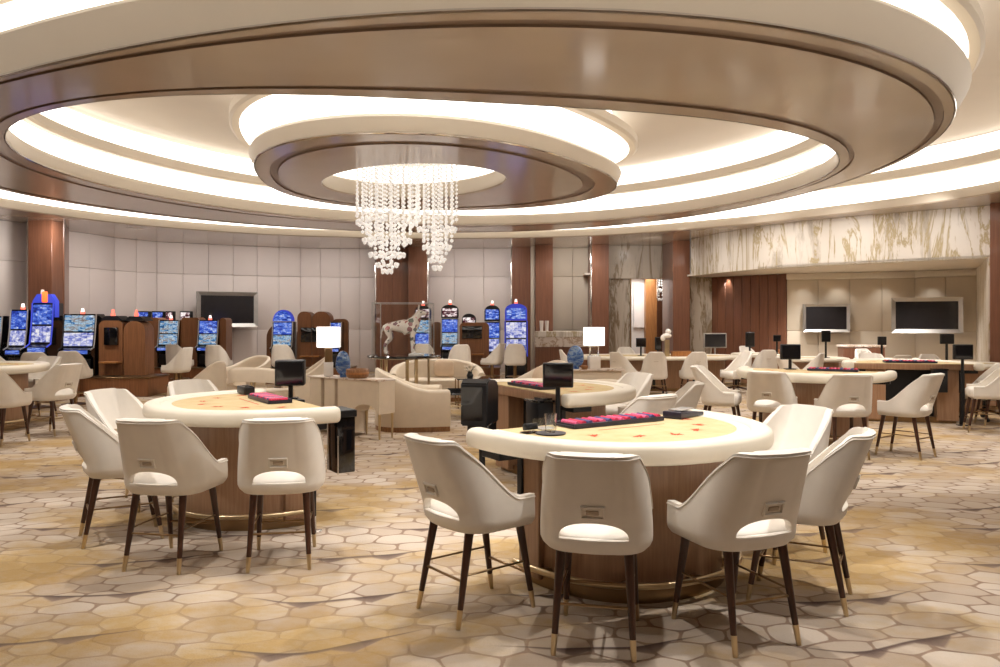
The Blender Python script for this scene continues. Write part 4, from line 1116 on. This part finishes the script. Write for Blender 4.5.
# ------------------------------------------------------------------ lounge
def tub(label, x, y, dx, dy, wd, dp, zb, za, name='lounge_chair', cat='armchair', base='bowlwood', pillow=False, th=.13, group=None, open_=False, seat=.42, zf=.07):
    """low curved seat: back height zb falling to arm height za, facing (dx, dy)"""
    t = thing(name, label, cat, (x, y, 0), face(dx, dy), group or 'cream lounge seats in the middle of the room')
    N = 40; outs, ins, tops = [], [], []
    for i in range(N+1):
        a = pi*(-.06)+pi*1.12*i/N
        c, s_ = cos(a), -sin(a); e = .7
        x0 = wd/2*math.copysign(abs(c)**e, c); y0 = dp*.62*math.copysign(abs(s_)**e, s_)+dp*.12
        if i in (0, N): y0 = dp*.42
        f = (max(0, sin(a)))**.9
        outs.append((x0, y0)); ins.append((x0*(1-2*th/wd), y0*(1-th/dp*1.1)+.0)); tops.append(za+(zb-za)*f)
    z0 = zf
    loops = []
    for (xo, yo), (xi, yi), zt in zip(outs, ins, tops):
        if open_: z0 = zt-.24
        m = lambda k: (xo+(xi-xo)*k, yo+(yi-yo)*k)
        loops.append([(*m(.03), z0), (*m(0), z0+.03), (*m(0), zt-.05), (*m(.12), zt-.015), (*m(.5), zt), (*m(.88), zt-.015), (*m(1), zt-.05), (*m(1), z0)])
    bm = nb(); loft(bm, loops); put('backrest', bm, 'leather2', t, 50)
    if base:
        bm = nb(); prism(bm, [(px_*.985, py_*.985) for px_, py_ in outs], 0, zf); put('base', bm, base, t)
    pts = [(px_*.995, py_*.99+.0) for px_, py_ in ins]
    bm = nb(); prism(bm, pts[::-1] if False else pts, zf if base else .2, seat-.14, .01); put('seat_base', bm, 'leather2', t)
    n = len(pts); bm = nb(); lo = [(px_*.985, py_*.97+.02) for px_, py_ in pts]
    loft(bm, [[(px_*k, py_*k+(1-k)*.05, z) for px_, py_ in lo] for k, z in ((.96, seat-.138), (.995, seat-.11), (.995, seat-.03), (.96, seat-.005), (.85, seat+.008), (.4, seat+.012))]); put('seat_cushion', bm, 'leather2', t, 50)
    if not base:
        for sx in (-1, 1):
            for sy in (-.28, .3):
                bm = nb(); rod(bm, (sx*wd*.36, dp*sy, 0), (sx*wd*.36, dp*sy, .21), .014, .02, 10); put('leg', bm, 'brass', t)
        if open_:
            for sx in (-1, 1):
                bm = nb(); rod(bm, (sx*wd*.40, dp*.1, .24), (sx*(wd*.45), dp*.1, za-.22), .02, .02, 10); put('arm_post', bm, 'brass', t)
            bm = nb(); rod(bm, (0, -dp*.42, .24), (0, -dp*.44, zb-.22), .02, .02, 10); put('arm_post', bm, 'brass', t)
    if pillow:
        for k, px_ in enumerate(pillow if isinstance(pillow, (list, tuple)) else (0,)):
            bm = nb(); ball(bm, (0, 0, 0), .22, 3, (1.0, .38, .8))
            for v in bm.verts: v.co.x = math.copysign(min(abs(v.co.x)*1.15, .2), v.co.x); v.co.z = math.copysign(min(abs(v.co.z)*1.2, .17), v.co.z)
            o = put('cushion', bm, 'pillow', None, 60); a = t.rotation_euler.z
            lx, ly = px_, -dp*.24
            o.location = (x+lx*cos(a)-ly*sin(a), y+lx*sin(a)+ly*cos(a), seat+.19); o.rotation_euler = (.25, 0, a)
            tag(o, ('beige scatter cushion on the '+label.split(' ', 1)[1] if False else pillow_labels[len(PL)]), 'cushion', 'beige scatter cushions'); PL.append(o)
    return t
PL = []; pillow_labels = ['beige scatter cushion on the sofa under the dog sculpture', 'beige scatter cushion on the chaise right of the coffee tables', 'tan scatter cushion at the right end of the dog sofa']
tub('cream barrel armchair with a wooden base trim beside the console', at(414, 11.6), 11.6, 1, .2, 1.0, 1.15, .90, .60)
tub('cream sofa behind the dog sculpture table', at(437, 15.6), 15.6, .12, -1, 1.9, .95, .80, .56, 'sofa', 'sofa', 'bowlwood', (-.15, ), .14)
tub('cream chaise with a high right end behind the middle gaming table', at(522, 13.4), 13.4, -1, -.35, 1.25, 1.5, .90, .46, 'sofa', 'sofa', None, (0.1,), .13)
tub('cream open-backed lounge chair left of the console, nearer one', at(262, 13.2), 13.2, .2, 1, 1.15, .8, .82, .70, 'lounge_chair', 'armchair', None, False, .1, None, True)
tub('cream rounded lounge chair behind the open-backed one', at(246, 15.6), 15.6, -.6, -.8, .95, .85, .88, .66, 'lounge_chair', 'armchair', None, False, .1, None, True)
tub('cream lounge chair with a sloping arm left of the lounge, in profile', at(199, 14.2), 14.2, -.95, .2, .8, .9, .86, .44, 'lounge_chair', 'armchair', None, False, .1)
tub('cream lounge chair with a tilted back behind the console lamp', at(303, 14.6), 14.6, -.9, -.3, .8, .9, .90, .55, 'lounge_chair', 'armchair', None, False, .1)
tub('cream curved sofa behind the middle gaming table, before the second lamp', at(607, 11.2), 11.2, .15, .95, 1.0, .8, .78, .5, 'sofa', 'sofa', 'bowlwood', False, .13)
# console with arched end
cA, cB = Vector((at(309, 11.25), 11.25)), Vector((at(379.5, 10.4), 10.4)); d = cB-cA; Lc = d.length; ca = atan2(d.y, d.x)
t = thing('console_table', 'cream console with dark gaps and an arched right end, lamp on it', 'console', ((cA.x+cB.x)/2, (cA.y+cB.y)/2, 0), ca)
u = lambda px: None
bm = nb(); box(bm, (0, .14, .79), (Lc, .34, .022), 0, .004, 1); put('top', bm, 'marblew', t)
x_ = -Lc/2
for w_, nm in ((.29, 'block'), (.27, 'block')):
    bm = nb(); box(bm, (x_+w_/2, .14, .41), (w_-.05, .30, .735), 0, .01, 2); put('cabinet_block', bm, 'leather2', t)
    bm = nb(); box(bm, (x_+w_+.0, .17, .41), (.07, .22, .735), 0); put('gap_panel', bm, 'slotwood', t); x_ += w_+.02
w_ = Lc/2-x_; n = 16
arch = [(x_+.02+(w_-.02), .45), (x_+w_, .778), (x_+.02, .778), (x_+.02, .45)]
aw = .46; ax = x_+w_-.04-aw/2; pts = [(x_+.02, .778), (x_+.02, .05), (ax-aw/2-.03, .05), (ax-aw/2-.03, .34)]+[(ax-aw/2*cos(pi*k/n), .34+.12*sin(pi*k/n)) for k in range(n+1)]+[(x_+w_, .34), (x_+w_, .778)]
bm = nb(); loft(bm, [[(x, y, z) for x, z in pts] for y in (-.01, .29)]); put('arched_block', bm, 'leather2', t)
for xx in (ax-aw/2-.015, x_+w_-.02):
    for yy in (.02, .26):
        bm = nb(); rod(bm, (xx, yy, 0), (xx, yy, .345), .012, .022, 10); put('leg', bm, 'brass', t)
def on_console(px, D): return (at(px, D), D, .8015)
def table_lamp(label, loc, rs, hs, hstem, hbase, wb, stem='bronze'):
    t = thing('table_lamp', label, 'lamp', loc, .2, 'lit table lamps of the lounge')
    bm = nb(); box(bm, (0, 0, hbase/2), (wb, wb*.8, hbase), 0, .008, 2); put('base', bm, 'white', t)
    bm = nb(); box(bm, (0, 0, hbase+hstem/2), (wb*.8, wb*.5, hstem), 0, .006, 1); put('stem', bm, stem, t)
    z = hbase+hstem+.015; bm = nb(); lathe(bm, [(rs*.97, z), (rs, z), (rs, z+hs), (rs*.97, z+hs)], 32); lathe(bm, [(0, z+hs*.5), (.05, z+hs*.45), (.05, z+hs*.6), (0, z+hs*.62)], 12); put('shade', bm, 'shade', t)
    bm = nb(); rod(bm, (0, 0, hbase+hstem-.01), (0, 0, z+hs*.5), .01, .01, 8); put('rod', bm, 'brass', t)
    return t
table_lamp('table lamp with a bright white shade on the cream console', on_console(328.5, 11.15), .166, .29, .20, .20, .135)
def egg(label, loc, rx, h):
    t = thing('glass_vase', label, 'vase', loc, 0, 'blue glass ornaments of the lounge')
    bm = nb(); prof = [(0, 0)]+[(rx*sin(pi*k/18)**.8*(1+.12*cos(pi*k/18)), h*(1-cos(pi*k/18))/2) for k in range(2, 18)]+[(0, h)]
    lathe(bm, prof, 32)
    for v in bm.verts: v.co.y *= .6
    bmesh.ops.translate(bm, verts=bm.verts, vec=(0, 0, .03)); put('body', bm, 'blueglass', t)
    bm = nb(); lathe(bm, [(0, 0), (rx*.45, 0), (rx*.4, .05), (0, .05)], 20); put('foot', bm, 'blueglass', t); return t
egg('blue swirled glass ornament beside the lamp on the cream console', on_console(343, 10.98), .105, .335)
t = thing('wooden_bowl', 'low round wooden bowl on the right end of the cream console', 'bowl', on_console(357.5, 10.82), 0)
bm = nb(); lathe(bm, [(0, 0), (.13, 0), (.155, .03), (.16, .11), (.15, .125), (.14, .11), (.13, .03), (0, .02)], 28); put('bowl', bm, 'bowlwood', t)
bm = nb(); lathe(bm, [(.158, .05), (.163, .055), (.163, .075), (.158, .08)], 28); put('band', bm, 'boxwood', t)
# second console behind the middle table
t = thing('console_table', 'pale console behind the middle gaming table, second lamp on it', 'console', (at(594, 14.05), 14.05, 0), 0)
bm = nb(); box(bm, (0, 0, .71), (1.05, .42, .03), 0, .005, 1); put('top', bm, 'marblew', t); bm = nb(); box(bm, (0, .02, .36), (.95, .34, .66), 0, .01, 2); put('body', bm, 'leather2', t); bm = nb(); box(bm, (0, .02, .015), (.9, .3, .03)); put('plinth', bm, 'bronze', t)
table_lamp('table lamp with a white shade behind the middle gaming table', (at(594, 13.95), 13.95, .726), .19, .325, .17, .235, .2, 'glass')
egg('blue glass ornament left of the lamp behind the middle table', (at(575.5, 13.95), 13.95, .726), .15, .39)
t = thing('wooden_bowl', 'small wooden bowl between the ornament and the lamp on the pale console', 'bowl', (at(584.6, 13.86), 13.86, .726), 0)
bm = nb(); lathe(bm, [(0, 0), (.05, 0), (.065, .03), (.06, .055), (.05, .03), (0, .02)], 20); put('bowl', bm, 'bowlwood', t); bm = nb(); lathe(bm, [(.058, .05), (.067, .052), (.067, .06), (.058, .062)], 20); put('band', bm, 'boxwood', t)
# display table with dog and glass case
Dt = 13.0; xt = at(404, Dt)
t = thing('display_table', 'round black topped table on brass legs carrying the dog sculpture', 'table', (xt, Dt, 0), 0)
bm = nb(); lathe(bm, [(0, .965), (.56, .965), (.61, .985), (.615, 1.0), (.60, 1.02), (0, 1.02)], 48); put('top', bm, 'blackgloss', t)
for k in range(5):
    a = 2*pi*k/5+.3; bm = nb(); c_, s_ = cos(a), sin(a)
    box(bm, (.42*c_, .42*s_, .4825), (.06, .03, .965), a+pi/2, .006, 1); put('leg', bm, 'brass', t)
bm = nb(); lathe(bm, [(.40, .06), (.45, .06), (.45, .09), (.40, .09), (.40, .06)], 32); put('ring', bm, 'brass', t)
t = thing('display_case', 'clear glass case enclosing the dog sculpture on the round table', 'glass case', (xt, Dt, 1.021), 0)
hw_, hh = .46, .86
for nm, c, s_ in (('pane', (0, -hw_, hh/2), (2*hw_, .008, hh)), ('pane', (0, hw_, hh/2), (2*hw_, .008, hh)), ('pane', (-hw_, 0, hh/2), (.008, 2*hw_, hh)), ('pane', (hw_, 0, hh/2), (.008, 2*hw_, hh)), ('lid', (0, 0, hh+.005), (2*hw_+.01, 2*hw_+.01, .01))):
    bm = nb(); box(bm, c, s_); put('glass_'+nm, bm, 'pane', t)
bm = nb()
for a in (-1, 1):
    for b_ in (-1, 1): box(bm, (a*hw_, b_*hw_, hh/2), (.012, .012, hh))
    box(bm, (0, a*hw_, hh), (2*hw_, .012, .012)); box(bm, (a*hw_, 0, hh), (.012, 2*hw_, .012))
put('case_edge', bm, 'silver', t)
def dog():
    V_ = []; E_ = []; Rr = []
    def v(p, r, par=None):
        V_.append(p); Rr.append(r); i = len(V_)-1
        if par is not None: E_.append((par, i))
        return i
    pel = v((-.22, 0, .49), (.09, .105)); loin = v((-.10, 0, .49), (.08, .095), pel); rib = v((.05, 0, .465), (.105, .135), loin); ch = v((.17, 0, .48), (.105, .14), rib)
    n1 = v((.225, 0, .57), (.075, .095), ch); n2 = v((.265, 0, .65), (.06, .07), n1); hd = v((.295, 0, .715), (.06, .062), n2); mz = v((.375, 0, .69), (.036, .036), hd); ns = v((.445, 0, .672), (.028, .028), mz)
    tl = v((-.30, 0, .49), (.026, .026), pel); t2 = v((-.345, 0, .38), (.018, .018), tl); t3 = v((-.36, 0, .27), (.012, .012), t2)
    for s_ in (-1, 1):
        h = v((-.235, s_*.065, .40), (.062, .075), pel); kn = v((-.185, s_*.072, .285), (.042, .048), h); hk = v((-.285, s_*.072, .165), (.027, .03), kn); pf = v((-.275, s_*.072, .035), (.024, .026), hk); toe = v((-.225, s_*.072, .024), (.026, .024), pf)
        sh = v((.185, s_*.06, .39), (.05, .058), ch); el = v((.165, s_*.066, .285), (.036, .04), sh); wr = v((.175, s_*.066, .15), (.026, .028), el); fp = v((.175, s_*.066, .035), (.024, .025), wr); ft = v((.225, s_*.066, .024), (.027, .024), fp)
    me = bpy.data.meshes.new('dog'); me.from_pydata(V_, E_, []); o = bpy.data.objects.new('dog_body', me); C.objects.link(o)
    o.modifiers.new('k', 'SKIN'); sd = o.modifiers.new('u', 'SUBSURF'); sd.levels = 2; sd.render_levels = 2
    for i, r in enumerate(Rr): me.skin_vertices[0].data[i].radius = r
    me.skin_vertices[0].data[0].use_root = True
    bake(o); o.data.materials.clear(); o.data.materials.append(M['dog']); return o
t = thing('dog_sculpture', 'white flower painted standing dog sculpture facing right in its case', 'sculpture', (xt-.03, Dt, 1.022), 0)
o = dog(); o.name = 'body'; o.parent = t
for s_ in (-1, 1):
    bm = nb(); loft(bm, [[(.265, s_*.03, .755), (.295, s_*.025, .755), (.29, s_*.05, .745), (.262, s_*.05, .745)], [(.27, s_*.042, .80), (.288, s_*.04, .80), (.285, s_*.055, .795), (.268, s_*.055, .795)], [(.282, s_*.052, .84), (.286, s_*.052, .84), (.285, s_*.056, .838), (.281, s_*.056, .838)]]); put('ear', bm, 'dog', t, 60)
    bm = nb(); ball(bm, (.335, s_*.036, .727), .009, 2); put('eye', bm, 'black', t)
bm = nb(); ball(bm, (.472, 0, .682), .014, 2, (.8, 1.2, .9)); put('nose', bm, 'black', t)
bm = nb(); tube(bm, [(.242+.05*cos(2*pi*k/20)*.6, .058*sin(2*pi*k/20), .62-.03*cos(2*pi*k/20)) for k in range(20)], .007, 6, True); put('collar', bm, 'chipred', t)
o = put('book_stack', box(box(nb(), (.0, 0, .012), (.24, .2, .024), 0, .003, 1), (0, 0, .03), (.22, .19, .012), 0, .002, 1), 'white', None); o.name = 'open_catalogue'; o.location = (xt+.24, Dt-.30, 1.022); tag(o, 'thin white catalogue lying in the glass case before the dog', 'catalogue')
# coffee tables
D = 12.65; t = thing('coffee_table', 'small round black coffee table on thin brass legs', 'coffee table', (at(459, D), D, 0), .2)
bm = nb(); lathe(bm, [(0, .41), (.34, .41), (.355, .425), (.35, .445), (0, .45)], 40); put('top', bm, 'blackgloss', t)
for k in range(4):
    a = pi/4+k*pi/2; bm = nb(); rod(bm, (.31*cos(a), .31*sin(a), 0), (.31*cos(a), .31*sin(a), .412), .011, .011, 8); put('leg', bm, 'brass', t)
bm = nb(); tube(bm, [(.31*cos(a), .31*sin(a), .22) for a in [pi/4+pi/2*q for q in range(4)]], .008, 6, True); put('brace', bm, 'brass', t)
t = thing('serving_tray', 'dark rectangular tray on the round coffee table', 'tray', (at(457, D), D-.02, .4505), .1)
bm = nb(); box(bm, (0, 0, .006), (.30, .2, .012), 0, .003, 1); put('tray_base', bm, 'black', t); bm = nb()
for a, b_, c_, e_ in ((0, -.1, .30, .008), (0, .1, .30, .008), (-.15, 0, .008, .2), (.15, 0, .008, .2)): box(bm, (a, b_, .018), (c_, e_, .036))
put('rim', bm, 'black', t)
D = 14.4; t = thing('coffee_table', 'square brass framed coffee table with a dark glass top', 'coffee table', (at(472, D), D, 0), .15)
bm = nb(); box(bm, (0, 0, .525), (.62, .62, .02), 0, .004, 1); put('top', bm, 'blackgloss', t)
for sx in (-1, 1):
    for sy in (-1, 1): bm = nb(); rod(bm, (sx*.28, sy*.28, 0), (sx*.28, sy*.28, .516), .012, .012, 8); put('leg', bm, 'bronze', t)
bm = nb(); tube(bm, [(-.28, -.28, .05), (.28, -.28, .05), (.28, .28, .05), (-.28, .28, .05)], .01, 6, True); put('brace', bm, 'bronze', t)
t = thing('flower_vase', 'small vase of white blossoms on the square coffee table', 'flowers', (at(470, 14.25), 14.25, .536), 0)
bm = nb(); lathe(bm, [(0, 0), (.05, 0), (.065, .05), (.04, .1), (.045, .12), (.0, .1)], 20); put('vase', bm, 'black', t)
rng = random.Random(5)
for k in range(9):
    a = rng.random()*6.28; r = .03+.11*rng.random(); h_ = .15+.09*rng.random(); bm = nb()
    for q in range(5): ball(bm, (r*cos(a)+.022*cos(q*1.257), r*sin(a)+.022*sin(q*1.257), h_), .02, 1, (1, 1, .5))
    fl = put('blossom', bm, 'flower', t); bm = nb(); rod(bm, (0, 0, .1), (r*cos(a), r*sin(a), h_), .004, .003, 6); put('stem', bm, 'leafgreen', fl)
# bar counter at the back wall with two glass vases
D = 22.0; x0, x1 = at(534.5, D), at(593, D)
t = thing('bar_counter', 'marble topped wooden counter between the back wall columns', 'counter', ((x0+x1)/2, D+.2, 0), 0)
bm = nb(); box(bm, (0, .03, .42), (x1-x0-.04, .45, .82), 0, .008, 1); put('base', bm, 'columnwood', t)
bm = nb(); box(bm, (0, -.01, .97), (x1-x0-.02, .5, .28), 0, .006, 1); put('front_slab', bm, 'marblew', t)
bm = nb(); box(bm, (0, 0, 1.19), (x1-x0, .56, .16), 0, .008, 1); put('top', bm, 'marble', t)
for px, lb in ((541.5, 'tall slim glass vase on the counter, left of the pair'), (546.8, 'tall slim glass vase on the counter, right of the pair')):
    t = thing('glass_vase', lb, 'vase', (at(px, 22.05), 22.05, 1.272), 0, 'slim vases on the bar counter')
    bm = nb(); lathe(bm, [(0, 0), (.05, 0), (.045, .02), (.06, .3), (.052, .3), (.038, .03), (0, .03)], 20); put('cylinder', bm, 'white', t); bm = nb(); lathe(bm, [(0, -.001), (.055, -.001), (.055, .012), (0, .012)], 20); put('foot', bm, 'white', t)

# ------------------------------------------------------------------ chandelier of bead strands
def chandelier(label, x, y, zt, lobes, rb, step, zsplit=None, name='chandelier'):
    t = thing(name, label, 'chandelier', (x, y, zt), 0)
    bm = nb(); lathe(bm, [(0, -.06), (.16, -.06), (.18, -.03), (.18, 0), (0, 0)], 28); put('canopy', bm, 'bronze', t)
    ico = bmesh.new(); bmesh.ops.create_icosphere(ico, subdivisions=1, radius=1); iv = [v.co.copy() for v in ico.verts]; fi = [[v.index for v in f.verts] for f in ico.faces]; ico.free()
    def bead(bm, p, r):
        vs = [bm.verts.new((p[0]+q.x*r, p[1]+q.y*r, p[2]+q.z*r)) for q in iv]
        for f in fi: bm.faces.new([vs[k] for k in f])
    rng = random.Random(11)
    for cx, cy, R, zlo, zhi, rings in lobes:
        bm = nb(); tube(bm, [(cx+R*cos(2*pi*k/36), cy+R*sin(2*pi*k/36), -.03) for k in range(36)], .012, 6, True)
        for k in range(4): rod(bm, (cx+R*cos(k*pi/2), cy+R*sin(k*pi/2), -.03), (0, 0, -.03), .01, .01, 6)
        put('support_ring', bm, 'chrome', t)
        for g in range(rings):
            u = 1-g/rings; r = R*u; n = max(4, int(2*pi*r/.205)); zb = (zlo+(zhi-zlo)*u**2.0)
            pts = [(cx+r*cos(2*pi*k/n+g), cy+r*sin(2*pi*k/n+g)) for k in range(n)]
            for k in range(n):
                bm = nb(); z = -.05
                while z > zb-zt:
                    zr = (z+zt-zb)/(zt-zb); rr = rb*(.62 if zr > .5 else .62+.38*(1-zr*2))
                    bead(bm, (*pts[k], z), rr); z -= step*(.72+.28*rr/rb)
                rod(bm, (*pts[k], -.03), (*pts[k], zb-zt), .0022, .0022, 4)
                put('bead_strand', bm, 'bead', t, 80)
                q = pts[(k+1) % n]; bm = nb(); m_ = 4
                for j in range(1, m_):
                    w_ = j/m_; bead(bm, (pts[k][0]+(q[0]-pts[k][0])*w_, pts[k][1]+(q[1]-pts[k][1])*w_, zb-zt-.13*(1-(2*w_-1)**2)), rb)
                put('bead_swag', bm, 'bead', t, 80)
    return t
chandelier('pearl bead chandelier in two cascades hanging from the ceiling disc', -1.5, 12.4, Z0+.60, [(-.30, 0, .48, 2.46, 3.26, 5), (.50, -.03, .31, 2.5, 3.15, 4)], .034, .072)
chandelier('small bead chandelier standing in for a reflection in the alcove mirror', at(666, 23.35), 23.35, 2.9, [(0, 0, .2, 2.25, 2.6, 2)], .035, .08)  # small copy added in place of a chandelier reflection in the mirror
